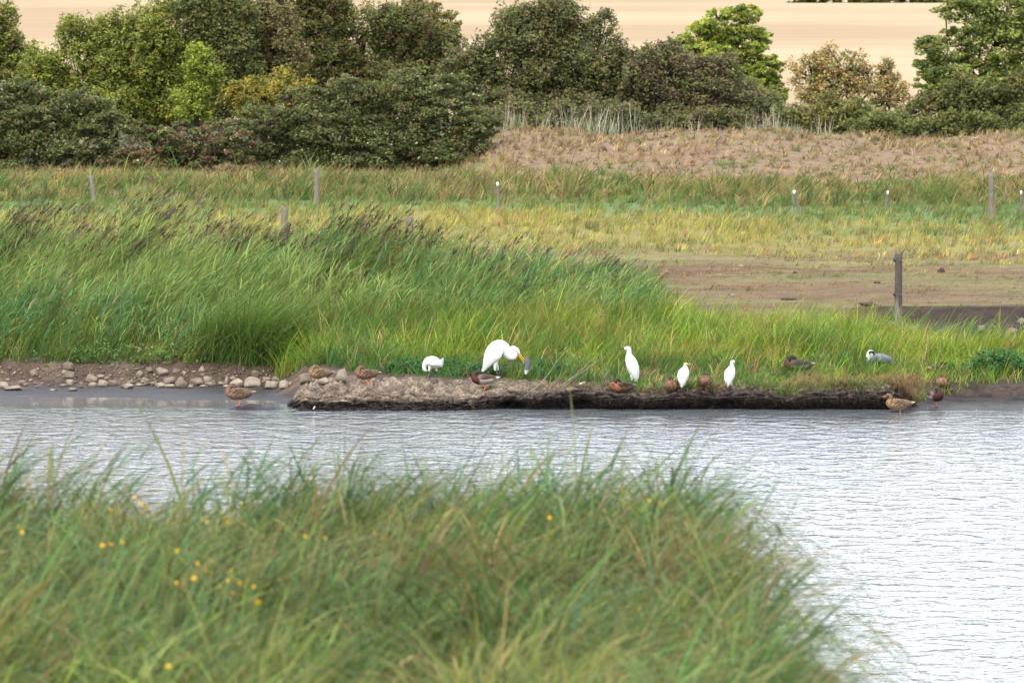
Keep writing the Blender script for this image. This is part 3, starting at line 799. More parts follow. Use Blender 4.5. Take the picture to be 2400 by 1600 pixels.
def plant(name, label, cat, lobes, d, cols, wts, dens=1.0, style='shoot', leaf=(.08, .14), twig=.12, rd=None, group=None, up=.6, accents=None, base_py=None):
    """lobes: (px, py, rx, ry) in photograph pixels at distance d, given depth of their own"""
    sc = d / FPX
    L = []
    for lb in lobes:
        (cx, cy, rx, ry) = lb[:4]; dd = d + (lb[4] if len(lb) > 4 else 0)
        c = W(cx, cy, dd); L.append((c, rx * dd / FPX, (rx * .8 if rd is None else rd) * dd / FPX, ry * dd / FPX))
    allx = np.mean([c[0] for c, *_ in L])
    main = [c for c, *_ in L]; L2 = []
    for (c, rx, ry, rz) in L:
        if rx * FPX / d < 44: L2.append((c, rx, ry, rz, 1.0)); continue
        L2.append((c - np.array([0, 0, .1 * rz]), rx * .92, ry * .8, rz * .92, .65))
        for _ in range(7):
            q_ = rng.normal(0, 1, 3); q_[1] = -abs(q_[1]) * .8 + .2; q_[2] += .25; q_ /= np.linalg.norm(q_); f_ = rng.uniform(.30, .56)
            L2.append((c + q_ * np.array([rx, ry, rz]) * (1.14 - f_ * .75), rx * f_, ry * f_, rz * f_ * rng.uniform(.8, 1.15), .85))
    L = L2
    gz = float(ground_z(allx, d, False))
    root = empty(name, (allx, d, gz)); tag(root, label, cat, group)
    parts = []; tw = []
    limbs = main
    for (c, rx, ry, rz, kd) in L:
        area = rx * rz * PI
        nl = int(area * 800 * dens * kd)
        if style == 'shoot':
            per = 22; m = max(6, nl // per)
            v_ = rng.normal(0, 1, (m, 3)); v_[:, 2] = v_[:, 2] * .9 + .42; v_[:, 1] -= .25
            v_ /= np.linalg.norm(v_, axis=1)[:, None]
            rr = rng.uniform(.62, 1.0, m) ** .7
            lng = (rng.uniform(0, 1, m) < .22) & (v_[:, 2] > .25); rr = np.where(lng, rr * uni(m, 1.05, 1.45), rr)
            endp = c + v_ * np.array([rx, ry, rz]) * rr[:, None]
            st = c + np.array([0, 0, -.45 * rz]) + v_ * np.array([rx, ry, rz]) * .3
            t = uni(m * per, .45, 1.0) ** .7
            bow = np.array([0, 0, .12 * rz])
            s_ = np.repeat(st, per, 0); e_ = np.repeat(endp, per, 0)
            Pl = s_ + (e_ - s_) * t[:, None] + np.sin(t * PI)[:, None] * bow + rng.normal(0, 1, (m * per, 3)) * (.07 + .10 * (1 - t))[:, None]
            nn = fbm(endp[:, 0] * .9 + 50, endp[:, 2] * .9 + endp[:, 1] * .5, 201, 3)
            cs = np.array([1.24, 1.15, 1.0]) * pick(cols, wts, m, .10) * (.85 + .3 * nn)[:, None]
            cc = np.repeat(cs, per, 0) * np.exp(rng.normal(0, .11, (m * per, 1)))
            k = rng.choice(m, max(3, int(m * twig)), replace=False)
            for q_ in k[:40]:
                mc = min(main, key=lambda m_: np.sum((m_ - st[q_]) ** 2)); tw.append(tube([mc, st[q_], (st[q_] + endp[q_]) / 2 + bow, endp[q_]], [.02, .018, .012, .004], 4))
        else:
            per = 46; m = max(5, nl // per)
            v_ = rng.normal(0, 1, (m, 3)); v_[:, 1] -= .35; v_[:, 2] += .25; v_ /= np.linalg.norm(v_, axis=1)[:, None]
            rr = rng.uniform(.25, 1.03, m) ** .55
            cen = c + v_ * np.array([rx, ry, rz]) * rr[:, None]
            cr = np.clip(.16 * (rx + rz), .16, .40) * uni(m, .7, 1.3)
            o_ = rng.normal(0, 1, (m * per, 3)); o_ /= np.linalg.norm(o_, axis=1)[:, None]; o_ *= rng.uniform(.3, 1, (m * per, 1)) ** .5
            Pl = np.repeat(cen, per, 0) + o_ * np.repeat(cr, per)[:, None] * np.array([1.15, 1, .6])
            nn = fbm(cen[:, 0] * .9 + 50, cen[:, 2] * .9 + cen[:, 1] * .5, 202, 3)
            cs = np.array([1.24, 1.15, 1.0]) * pick(cols, wts, m, .13) * (.85 + .3 * nn)[:, None]
            cc = np.repeat(cs, per, 0) * np.exp(rng.normal(0, .11, (m * per, 1)))
            for q_ in rng.choice(m, min(m, 8), replace=False):
                b0 = c + np.array([0, 0, -.5 * rz])
                mc = min(main, key=lambda m_: np.sum((m_ - b0) ** 2)); tw.append(tube([mc, b0, (b0 + cen[q_]) / 2 + np.array([0, 0, .1]), cen[q_]], [.03, .03, .02, .006], 4))
        if accents:
            for (ac, fr) in accents:
                mk = rng.uniform(0, 1, len(cc)) < fr
                cc[mk] = np.array(ac) * np.exp(rng.normal(0, .2, (int(mk.sum()), 1)))
        parts.append(leaf_cloud(Pl, uni(len(Pl), *leaf) * 1.2, cc, up, single=True))
    org = np.array([allx, d, gz])
    V, T, Q, CC = join(parts)
    me = mesh_np('crown', V - org, tris=T, col=CC, mat=M_foli, smooth=False)
    cr = link('crown', me, root)
    # trunk with limbs to every lobe
    tr = []
    hgt = max(.4, (np.mean([c[2] for c in limbs]) - gz))
    fork = org + np.array([0, 0, hgt * .35])
    tr.append(tube([org - np.array([0, 0, .15]), org + np.array([.05, 0, hgt * .15]), fork], [.05 + .035 * hgt, .04 + .03 * hgt, .035 + .022 * hgt], 8))
    for c in limbs:
        tr.append(tube([fork - np.array([0, 0, .05]), (fork + c) / 2 + np.array([0, 0, .12]), c], [.03 + .018 * hgt, .03 + .01 * hgt, .015], 6))
    V, T, Q, CC = join(tr + tw)
    link('trunk', mesh_np('trunk', V - org, tris=T, quads=Q, mat=M_bark), root)
    return root

WIL = [(.15, .185, .042), (.18, .205, .048), (.115, .15, .042), (.19, .20, .06)]
DKG = [(.095, .115, .042), (.115, .13, .046), (.078, .095, .042), (.135, .13, .06)]
GRY = [(.11, .118, .058), (.092, .104, .055), (.135, .12, .07), (.12, .135, .05)]
HG = 'shrubs and trees of the far hedge'
plant('edge_tree', 'green leafy tree cut by the left edge of the frame', 'tree', [(5, 110, 55, 85), (-60, 90, 90, 110), (30, 175, 60, 50)], 214, WIL + DKG, [1, 1, 1, 1, 1, 1, 1, 1], group=HG)
plant('willow_shrub', 'broad light green willow shrub behind the left brambles', 'shrub',
      [(190, 150, 110, 100), (300, 110, 120, 115), (400, 70, 110, 110), (240, 235, 140, 75), (370, 220, 100, 95), (110, 190, 60, 70)], 210, WIL, [3, 3, 2, 1], 1.15, group=HG, twig=.2)
plant('willow_shrub', 'small bright yellow green willow in front of dark trunks', 'shrub', [(470, 175, 45, 60), (450, 240, 45, 50)], 205.5, [(.19, .235, .042), (.155, .205, .042)], [1, 1], 1.2, group=HG)
plant('dark_tree', 'dark green narrow tree beside the bright willow', 'tree', [(530, 90, 75, 95), (555, 190, 60, 80), (480, 40, 70, 70), (505, 250, 40, 50)], 209, DKG, [2, 2, 1.5, .5], 1.1, group=HG)
plant('brown_shrub', 'thin olive brown shrub with yellow lower leaves', 'shrub', [(640, 120, 75, 110), (600, 60, 60, 70)], 210.5, [(.155, .14, .075), (.13, .125, .06), (.16, .155, .06)], [2, 2, 1], .75, group=HG, twig=.5)
plant('yellow_shrub', 'low yellowing shrub below the olive brown one', 'shrub', [(620, 215, 75, 55), (690, 225, 55, 45), (570, 235, 45, 45)], 204.5, [(.23, .20, .042), (.17, .165, .042), (.13, .135, .038)], [2, 2, 1], .95, group=HG, twig=.3)
plant('hawthorn', 'dark hawthorn with reddish tinge left of the pale tree', 'shrub', [(850, 80, 115, 95), (960, 110, 105, 80), (760, 120, 85, 110), (900, 190, 160, 60), (1030, 150, 60, 70), (720, 30, 90, 70), (760, 210, 90, 50)], 213, DKG + [(.09, .075, .04)], [2, 2, 2, 1, 1.3], 1.0, accents=[((.16, .06, .035), .04)], group=HG)
plant('pale_tree', 'pale yellow green tree peeping over the hawthorn', 'tree', [(1010, 70, 65, 60), (970, 30, 50, 45)], 232, [(.20, .19, .08), (.16, .17, .065)], [1, 1], 1.0, 'clump', group=HG)
plant('grey_willow', 'large dark grey green domed bush in the centre', 'shrub',
      [(1180, 150, 130, 110), (1300, 130, 135, 120), (1400, 150, 110, 105), (1240, 230, 150, 70), (1390, 235, 130, 65), (1110, 200, 70, 80), (1480, 200, 80, 80)], 211, GRY, [2, 2, 1.2, 1.5], 1.15, group=HG, twig=.22, accents=[((.12, .12, .03), .02)])
plant('brown_willow', 'lower dark brownish bush right of the domed bush', 'shrub', [(1570, 205, 100, 90), (1660, 240, 95, 65), (1600, 270, 110, 50), (1760, 270, 80, 45), (1690, 190, 60, 60)], 209.5, GRY + [(.085, .065, .055)], [1.5, 1.5, 1.5, 1, 1.5], 1.05, group=HG, twig=.3)
plant('maple_tree', 'light green rounded tree before the straw field', 'tree',
      [(1700, 60, 70, 42), (1640, 85, 50, 28), (1745, 100, 55, 35), (1690, 130, 80, 40), (1620, 130, 60, 30), (1770, 160, 60, 38), (1700, 185, 80, 40), (1790, 215, 55, 35), (1740, 240, 80, 40), (1745, 35, 40, 22), (1600, 100, 30, 22)],
      246, [(.22, .27, .055), (.18, .23, .05), (.26, .30, .07), (.12, .165, .042)], [3, 3, 2, 1], 1.05, 'clump', (.10, .17), group=HG)
plant('autumn_shrub', 'sparse pale brown shrub with orange tips between two trees', 'shrub', [(1905, 185, 60, 60), (1975, 165, 65, 65), (2050, 200, 60, 60), (1960, 235, 100, 60), (2080, 235, 55, 55)], 236, [(.26, .22, .12), (.22, .20, .10), (.30, .24, .12), (.18, .20, .07)], [2, 2, 1.5, 1], .5, group=HG, twig=.45, accents=[((.38, .18, .04), .07), ((.32, .26, .05), .08)])
plant('ash_tree', 'large green layered tree cut by the right edge', 'tree',
      [(2290, 40, 90, 50), (2220, 110, 65, 38), (2330, 110, 90, 50), (2200, 165, 55, 32), (2280, 170, 80, 42), (2380, 170, 80, 50), (2360, 20, 90, 60), (2450, 80, 90, 90), (2270, 215, 100, 45), (2400, 230, 100, 50), (2180, 200, 40, 24)],
      240, [(.17, .21, .065), (.14, .18, .055), (.21, .25, .075), (.10, .14, .05)], [2, 2, 1.5, 1], 1.0, 'clump', (.10, .16), group=HG)
plant('low_willow', 'dark olive bush under the large right tree', 'shrub', [(2230, 250, 80, 60), (2320, 260, 90, 65), (2410, 255, 80, 75)], 208, [(.10, .115, .042), (.082, .095, .04), (.13, .13, .055)], [1, 1, .7], 1.1, group=HG, twig=.3)
plant('low_willow', 'olive green round bush left of the pale brown shrub base', 'shrub', [(1960, 270, 75, 48), (1920, 285, 50, 35)], 208, [(.13, .14, .045), (.105, .115, .04), (.16, .155, .06)], [1, 1, .7], 1.1, group=HG, twig=.3)
plant('low_willow', 'grey green weedy bush between olive bush and right edge bush', 'shrub', [(2070, 285, 80, 35), (1850, 280, 50, 35), (2130, 275, 50, 40)], 208.5, [(.15, .165, .07), (.125, .145, .065)], [1, 1], .8, group=HG, twig=.3)
plant('sallow_bush', 'mid green sallow filling the gap behind the left willow', 'shrub', [(120, 250, 120, 60), (300, 250, 130, 70), (470, 240, 110, 75), (60, 150, 60, 60)], 217, [(.115, .14, .04), (.14, .16, .046)], [1, 1], 1.1, group=HG)
plant('sallow_bush', 'dark green sallow seen between the olive shrub and hawthorn', 'shrub', [(620, 200, 110, 90), (760, 200, 110, 95), (900, 170, 120, 90), (1040, 210, 90, 70), (640, 90, 90, 80)], 219, [(.10, .12, .042), (.12, .13, .052)], [1, 1], 1.0, group=HG)
plant('sallow_bush', 'grey green sallow behind the foot of the light green tree', 'shrub', [(1700, 240, 120, 60), (1560, 200, 90, 70), (1430, 240, 120, 60)], 220, GRY, [1, 1, 1, 1], 1.0, group=HG)
plant('sallow_bush', 'low dark scrub filling the foot of the domed bush', 'shrub', [(1180, 280, 90, 40), (1310, 285, 100, 38), (1440, 285, 100, 38), (1560, 290, 90, 34), (1680, 290, 90, 34)], 207.5, GRY, [1, 1, 1, 1], 1.0, group=HG)
plant('sallow_bush', 'low olive scrub filling the foot of the right edge bush', 'shrub', [(2200, 295, 90, 30), (2330, 298, 90, 30), (2430, 298, 60, 30), (2060, 300, 90, 26)], 206.8, [(.12, .135, .05), (.10, .115, .045)], [1, 1], 1.0, group=HG)
BR = [(.09, .115, .045), (.115, .135, .055), (.075, .095, .042), (.15, .165, .08)]
acc = [((.34, .36, .22), .022), ((.15, .08, .05), .06)]
plant('bramble_thicket', 'dense dark bramble thicket with pale flower heads, left edge', 'bramble', [(80, 255, 110, 55), (190, 275, 110, 55), (40, 300, 110, 60), (270, 305, 80, 45), (150, 335, 180, 42), (-60, 290, 100, 80), (60, 215, 60, 30), (40, 372, 110, 30), (200, 372, 120, 28), (300, 370, 60, 26)], 199, BR, [2, 2, 2, 1], .95, 'clump', (.07, .12), accents=acc, rd=70)
plant('bramble_thicket', 'low gap of brambles and dead stems between two thickets', 'bramble', [(360, 335, 90, 38), (450, 330, 80, 40), (530, 340, 80, 38), (400, 368, 110, 28), (510, 372, 90, 26), (330, 375, 80, 22)], 197, BR + [(.13, .085, .06)], [2, 2, 2, 1, 2.2], .85, 'clump', (.07, .12), accents=acc, rd=60)
plant('bramble_thicket', 'big dark bramble mound left of the dry grass', 'bramble',
      [(620, 285, 110, 50), (720, 265, 100, 55), (820, 245, 100, 60), (930, 230, 110, 60), (1030, 235, 80, 60), (680, 330, 150, 45), (830, 310, 150, 60), (980, 310, 150, 60), (1090, 310, 80, 50), (920, 360, 160, 35), (1060, 355, 110, 35), (1120, 275, 50, 50), (640, 372, 120, 28), (780, 376, 120, 28), (930, 382, 120, 24), (1070, 378, 100, 26)], 198, BR, [2, 2, 2, 1], .95, 'clump', (.07, .12), accents=acc, rd=80)
for i, (a, b) in enumerate(((1850, 1960), (1960, 2070), (2070, 2180), (2180, 2300))):
    lbl = ['far hedgerow bush on the crest, leftmost of the row', 'far hedgerow bush on the crest, second from the left', 'far hedgerow bush on the crest, third from the left', 'far hedgerow bush on the crest, nearest the right tree'][i]
    plant('hedgerow_bush', lbl, 'shrub', [((a + b) / 2 - 25, 0 + i, 44, 16), ((a + b) / 2 + 25, -2 + i, 44, 17)], 690, [(.07, .095, .035), (.10, .115, .04)], [1, 1], .12, 'clump', (.5, .8), group='hedgerow bushes on the crest')

# ================================================================== STONES
def stone_mesh(seed, sx_, sy_, sz_):
    r = np.random.default_rng(seed)
    nu, nv_ = 18, 11
    th = np.arange(nu) / nu * 2 * PI; ph = np.linspace(-PI / 2, PI / 2, nv_)
    T, Ph = np.meshgrid(th, ph, indexing='ij')
    dirs = np.stack([np.cos(T) * np.cos(Ph), np.sin(T) * np.cos(Ph), np.sin(Ph)], -1)
    e_ = np.linalg.qr(r.normal(0, 1, (3, 3)))[0]
    planes = np.concatenate([e_, -e_, r.normal(0, 1, (6, 3))]); planes /= np.linalg.norm(planes, axis=1)[:, None]
    dist = np.concatenate([r.uniform(.52, .80, 6), r.uniform(.62, .95, 6)])
    dots = dirs @ planes.T
    rad = np.min(np.where(dots > .05, dist / np.maximum(dots, .05), 9), -1)
    rad = rad * (1 + .03 * (r.uniform(0, 1, rad.shape) - .5))
    rad[:, 0] = rad[:, 0].mean(); rad[:, -1] = rad[:, -1].mean()
    V = dirs * rad[..., None] * np.array([sx_, sy_, sz_])
    i = np.arange(nu * nv_).reshape(nu, nv_); j = np.roll(i, -1, 0)
    q = np.stack([i[:, :-1], j[:, :-1], j[:, 1:], i[:, 1:]], -1).reshape(-1, 4)
    c = r.choice(4, p=[.4, .3, .2, .1]); cc = np.array([(.185, .150, .112), (.225, .185, .14), (.15, .12, .092), (.125, .098, .076)][c]) * r.uniform(.85, 1.1)
    tp = np.clip(dirs[..., 2:] * .5 + .5, 0, 1); n_ = fbm(T * 2, Ph * 3, seed, 3)[..., None]
    col = cc * (1 + .35 * (n_ - .5)) 
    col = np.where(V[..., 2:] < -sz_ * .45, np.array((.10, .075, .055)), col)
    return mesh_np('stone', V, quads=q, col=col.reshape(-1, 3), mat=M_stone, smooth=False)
stones = [(545, 193, 95, 65), (262, 248, 65, 55), (545, 262, 85, 70), (505, 243, 50, 35), (170, 325, 75, 40), (240, 305, 40, 25), (25, 343, 75, 55), (105, 367, 150, 40), (550, 322, 70, 55),
          (500, 347, 65, 25), (568, 377, 80, 28), (715, 297, 90, 60), (727, 343, 85, 40), (790, 275, 65, 30), (808, 328, 75, 65), (840, 290, 55, 35), (885, 325, 85, 55), (1012, 352, 80, 40),
          (1030, 320, 60, 30), (1098, 263, 60, 60), (1138, 305, 65, 55), (1170, 225, 75, 45), (1272, 240, 105, 70), (1195, 328, 90, 28), (1100, 340, 80, 25), (1338, 306, 110, 55), (1260, 343, 80, 40),
          (1325, 350, 90, 30), (1430, 333, 100, 70), (1425, 298, 60, 35), (1500, 352, 50, 25), (1548, 320, 110, 65), (1630, 310, 60, 70), (1655, 335, 70, 40), (1660, 298, 25, 45), (1590, 222, 55, 40),
          (1595, 262, 50, 30), (1740, 330, 60, 40), (1785, 310, 30, 70), (1835, 290, 60, 35), (1870, 325, 120, 70), (1985, 325, 155, 75), (2012, 255, 75, 60), (2095, 300, 75, 50), (2170, 293, 75, 45),
          (2140, 340, 150, 75), (2235, 345, 80, 65), (2275, 335, 40, 30), (2225, 365, 30, 15), (1780, 350, 60, 20), (1595, 350, 60, 15), (1690, 330, 30, 30), (420, 380, 60, 12), (200, 340, 50, 20),
          (1450, 245, 45, 25), (870, 265, 30, 20), (960, 300, 28, 20), (1540, 290, 30, 20), (1385, 235, 60, 35), (640, 330, 35, 20), (330, 330, 30, 16), (60, 300, 40, 25)]
SL = {0: 'rounded pale boulder topping the soil bank at the far left', 6: 'pale stone at the very left edge of the shore', 7: 'flat long pale stone lying on the mud, far left', 10: 'small flat stone alone on the mud below the burrow',
      22: 'large rounded stone set high in the soil bank', 41: 'widest grey boulder of the stony shore, behind the lone duck', 45: 'big angular pale boulder at the right end of the stones', 42: 'rounded pale stone propped above the right boulders'}
def nth(k):
    w_ = ['first', 'second', 'third', 'fourth', 'fifth', 'sixth', 'seventh', 'eighth', 'ninth', 'tenth', 'eleventh', 'twelfth']
    return w_[k] if k < 12 else '%d%s' % (k + 1, 'th' if 10 <= (k + 1) % 100 <= 20 else {1: 'st', 2: 'nd', 3: 'rd'}.get((k + 1) % 10, 'th'))
order = {i: k for k, i in enumerate(sorted(range(len(stones)), key=lambda i: stones[i][0]))}
def stone_label(i):
    if i in SL: return SL[i]
    x_, y_, w_, h_ = stones[i]
    sz = 'big' if w_ * h_ > 6000 else ('small' if w_ * h_ < 1900 else 'middling')
    shp = 'flat' if w_ > 1.9 * h_ else ('upright' if h_ > w_ else 'chunky')
    where = 'set in the brown soil bank' if y_ < 275 else ('lying by the dark mud' if y_ > 338 else 'in the rubble row')
    return '%s %s limestone %s, %s from the left' % (sz, shp, where, nth(order[i]))
SG = 'limestone rubble along the left shore'
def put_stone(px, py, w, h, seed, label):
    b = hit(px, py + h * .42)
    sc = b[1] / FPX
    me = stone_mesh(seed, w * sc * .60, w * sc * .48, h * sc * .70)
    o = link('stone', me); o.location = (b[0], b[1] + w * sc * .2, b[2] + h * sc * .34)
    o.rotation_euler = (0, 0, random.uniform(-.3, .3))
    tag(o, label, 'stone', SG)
for i, (cx, cy, w_, h_) in enumerate(stones):
    put_stone(cx * .2976, 800 + cy * .2976, w_ * .2976, h_ * .2976, 300 + i, stone_label(i))
for i, (cx, cy, w_, h_, lb) in enumerate(((1195, 375, 165, 130, 'grey boulder just left of the buff duck'), (1450, 410, 160, 80, 'pale stone half hidden behind the buff duck'), (1540, 395, 90, 65, 'pale stone right of the buff duck legs'),
                                         (1690, 345, 140, 150, 'tall mud stained stone under the dark root tangle'), (1000, 445, 60, 40, 'small stone at the foot of the soil cut'))):
    put_stone(500 + cx * .17857, 820 + cy * .17857, w_ * .17857, h_ * .17857, 400 + i, lb)
# small chips of rubble between them
ch = []
for k in range(420):
    a = rng.uniform(-60, 700); b = rng.uniform(858, 908)
    h_ = hit(a, b); r_ = rng.uniform(.012, .045)
    if h_[1] < 99 or h_[0] > -3.4: continue
    v_ = rng.normal(0, 1, (7, 3)); v_ /= np.linalg.norm(v_, axis=1)[:, None]
    q_ = np.array([(1, 0, 0), (-.5, .8, 0), (-.5, -.8, 0), (.1, .1, .8), (.1, .1, -.7)]) * r_ * rng.uniform(.6, 1.4, (5, 3)) + h_ + np.array([0, 0, r_ * .3])
    ch.append((q_, np.array([(0, 1, 3), (1, 2, 3), (2, 0, 3), (1, 0, 4), (2, 1, 4), (0, 2, 4)]), np.zeros((0, 4), int), np.tile(pick([(.19, .155, .115), (.14, .11, .085), (.09, .065, .05)], [1, 1, 1], 1), (5, 1))))
V_, T_, Q_, c_ = join(ch)
tag(link('rubble_chips', mesh_np('rubble_chips', V_, tris=T_, col=c_, mat=M_stone, smooth=False)), 'small stone chips scattered between the shore stones', 'rubble', kind='stuff')
# roots and dead stems on the soil bank
n = 1500
Pn = np.array([hit(a, b) for a, b in zip(uni(n, -60, 690), uni(n, 846, 895))]); Pn = Pn[Pn[:, 1] > 100.6]; n = len(Pn)
veg('bank_litter', [blades(Pn, uni(n, .05, .22), rng.uniform(0, 2 * PI, n), uni(n, .7, 1.7), uni(n, -.3, .8), uni(n, .005, .010), pick([(.16, .12, .085), (.09, .06, .045), (.22, .17, .12)], [1, 2, .6], n), 2)], M_dry, 'dead stems and roots littering the brown soil bank', 'plant litter')
# stones in the eroded cut on the right
for i, (px_, py_, w_, h_, dd, lb) in enumerate(((2090, 752, 22, 14, 107, 'pale stone touching the foot of the near fence post'), (2136, 768, 34, 18, 107, 'flat pale stone in the soil right of the near post'), (2300, 764, 26, 20, 108, 'round pale stone in the dark eroded soil'),
                                             (2372, 770, 30, 22, 107.5, 'grey stone in the eroded soil near the right edge'), (2394, 748, 22, 16, 109, 'pale stone at the extreme right of the eroded soil'), (1716, 686, 18, 9, 111, 'small pinkish stone on the grazed turf'))):
    p_ = W(px_, py_, dd); sc = dd / FPX
    o = link('stone', stone_mesh(450 + i, w_ * sc * .52, w_ * sc * .4, h_ * sc * .6))
    gz_ = float(ground_z(p_[0], dd, False)); o.location = (p_[0], dd, max(gz_ + .03, p_[2] - .05))
    tag(o, lb, 'stone')

# ================================================================== FENCES
M_post = mat_attr('weathered_wood', .9, .1, 10, .45, .9, .012, object_co=True, stretch=(9, 9, .8))
def post(label, px_, top, base_py, d, wpx, lean=0.0, dark=0.0, group=None, cap=False, lean_d=0.0, zb=None):
    sc = d / FPX
    p_ = W(px_, base_py, d); gz_ = float(ground_z(p_[0], d, False)) if zb is None else zb
    ztop = W(px_, top, d)[2]; h = ztop - gz_; r = wpx * sc * .5
    root = empty('fence_post', (p_[0], d, gz_)); tag(root, label, 'fence post', group)
    nr, na_ = 14, 18
    V = []; Cc = []
    sd_ = random.randint(0, 999)
    for k in range(nr):
        t = k / (nr - 1); z = -.25 + (h + .25) * t
        for a in range(na_):
            th = a / na_ * 2 * PI
            g = 1 + .16 * (float(vn(a * .9, t * 2.2, sd_)) - .5) - .16 * (float(vn(a * 1.7, t * 1.0, sd_ + 3)) > .72)
            zz = z + (t > .98) * (.05 * (float(vn(a * .7, 3, sd_)) - .6)) 
            rr = r * g * (1 - .08 * t)
            V.append((rr * math.cos(th) + lean * max(z, 0), rr * math.sin(th) + lean_d * max(z, 0), zz))
            lt = np.array((.19, .162, .135)); dk = np.array((.07, .058, .05))
            m = dark * float(sm(.35, .5, t + .15 * (float(vn(a * .8, t * 6, sd_)) - .5)))
            Cc.append(lt * (1 - m) + dk * m)
    i = np.arange(nr * na_).reshape(nr, na_); j = np.roll(i, -1, 1)
    q = np.stack([i[:-1], j[:-1], j[1:], i[1:]], -1).reshape(-1, 4)
    V.append((lean * h, lean_d * h, h - .02)); Cc.append((.2, .17, .14))
    t_ = np.stack([i[-1], j[-1], np.full(na_, nr * na_)], -1)
    link('shaft', mesh_np('shaft', V, tris=t_, quads=q, col=np.array(Cc), mat=M_post, smooth=False), root)
    if cap:
        v_, t2, q2, c2 = tube([(lean * h, lean_d * h - .02, h - .10), (lean * h, lean_d * h - .02, h - .02), (lean * h + .01, lean_d * h - .02, h + .015)], [r * .75, r * .9, r * .5], 8)
        link('insulator', mesh_np('insulator', v_, tris=t2, quads=q2, mat=M_whiteplastic), root)
    return root, p_[0], d, gz_, h
M_whiteplastic = mat_plain('white_plastic', (.75, .75, .74), .4, .4, .05, 10)
M_wire = mat_plain('galvanised_wire', (.17, .155, .14), .5, .5, .2, 20)
pA = post('weathered near fence post, dark top, right of the grey heron', 2105, 592, 768, 107.2, 18, 0.0, .9, zb=.62)
pB = post('thick grey post top showing above the reeds', 960, 508, 640, 128, 20, 0, .3)
pI = post('grey post top hidden behind a reed plume', 667, 484, 600, 140, 17, 0, .3)
FP = 'posts of the far fence line'
post('slim grey far post above the reeds, leaning left', 222, 412, 482, 168, 11, -.14, .1, FP)
post('upright grey far post above the thick reed plumes', 742, 396, 490, 166, 13, .0, .2, FP)
post('thin far post with a white insulator cap on top', 1170, 428, 503, 161, 7, -.05, .3, FP, True)
post('grey far post near the right edge of the frame', 2325, 405, 517, 157, 13, -.02, .2, FP)
post('short leaning broken stake with a white top', 1876, 447, 492, 165, 8, -.28, .4, FP, True)
post('short white capped stake end in the tall grass', 2078, 448, 480, 167, 6, .05, .4, FP, True)
post('short white capped stake end at the right edge', 2393, 448, 480, 164, 6, .0, .4, FP, True)
# wires on the near fence: from the far left post to the near post, and on to a post outside the frame
def wire(label, a, b, sag):
    t = np.linspace(0, 1, 40)[:, None]
    P_ = np.asarray(a) * (1 - t) + np.asarray(b) * t; P_[:, 2] -= sag * np.sin(t[:, 0] * PI)
    v_, t2, q2, c2 = tube(P_, np.full(40, .004), 5)
    o = link('fence_wire', mesh_np('fence_wire', v_, tris=t2, quads=q2, mat=M_wire)); tag(o, label, 'wire')
rA, xA, dA, zA, hA = pA; rB, xB, dB, zB, hB = pB
zt = W(2105, 609, dA)[2]; zm = W(2105, 689, dA)[2]
aT = (xA, dA - .07, zt); aM = (xA, dA - .07, zm)
bT = (xB, dB - .10, W(960, 585, dB)[2]); bM = (xB, dB - .10, W(960, 668, dB)[2])
cT = W(2600, 640, 104.5); cM = W(2600, 700, 104.5)
wire('upper barbed wire left of the near post', bT, aT, .04); wire('lower barbed wire left of the near post', bM, aM, .05)
wire('upper barbed wire right of the near post', aT, cT, .03); wire('lower barbed wire right of the near post', aM, cM, .03)
for zz in (zt, zm):
    v_, t2, q2, c2 = tube([(-.075, -.07, zz - zA - .035), (-.09, -.075, zz - zA), (-.075, -.07, zz - zA + .035)], [.014, .026, .012], 7)
    link('wire_clip', mesh_np('wire_clip', v_, tris=t2, quads=q2, mat=mat_plain('clip', (.05, .045, .04), .6)), rA)

# ================================================================== BIRDS
def cat_rom(P, m):
    P = np.asarray(P, float); n = len(P)
    Q = np.concatenate([[2 * P[0] - P[1]], P, [2 * P[-1] - P[-2]]])
    out = []
    for t in np.linspace(0, n - 1 - 1e-6, m):
        i = int(t); f = t - i
        a, b, c, d = Q[i], Q[i + 1], Q[i + 2], Q[i + 3]
        out.append(.5 * ((2 * b) + (c - a) * f + (2 * a - 5 * b + 4 * c - d) * f * f + (3 * b - a - 3 * c + d) * f ** 3))
    return np.array(out)
def loft(ctrl, m=44, n=18, colf=None, yoff=None):
    """ctrl rows: x, z, half width, half height (optionally y). spine in the xz plane"""
    ct = np.array([list(r) + [0] * (5 - len(r)) for r in ctrl], float)
    R = cat_rom(ct, m); R[:, 2:4] = np.maximum(R[:, 2:4], .0015)
    pos = np.stack([R[:, 0], R[:, 4], R[:, 1]], -1)
    tg = np.gradient(pos, axis=0); tg /= np.linalg.norm(tg, axis=1)[:, None] + 1e-9
    side = np.tile(np.array([0, 1.0, 0]), (m, 1)); side -= tg * np.sum(side * tg, 1)[:, None]; side /= np.linalg.norm(side, axis=1)[:, None]
    upv = np.cross(tg, side)
    th = np.arange(n) / n * 2 * PI
    V = pos[:, None] + R[:, 2][:, None, None] * np.cos(th)[None, :, None] * side[:, None] + R[:, 3][:, None, None] * np.sin(th)[None, :, None] * upv[:, None]
    i = np.arange(m * n).reshape(m, n); j = np.roll(i, -1, 1)
    q = np.stack([i[:-1], j[:-1], j[1:], i[1:]], -1).reshape(-1, 4)
    tt = np.repeat(np.linspace(0, 1, m), n)
    V = V.reshape(-1, 3); c0 = len(V)
    V = np.concatenate([V, pos[:1], pos[-1:]]); tt = np.concatenate([tt, [0, 1]])
    t = np.concatenate([np.stack([j[0], i[0], np.full(n, c0)], -1), np.stack([i[-1], j[-1], np.full(n, c0 + 1)], -1)])
    col = np.ones((len(V), 3)) if colf is None else colf(V, tt)
    return V, t, q, col
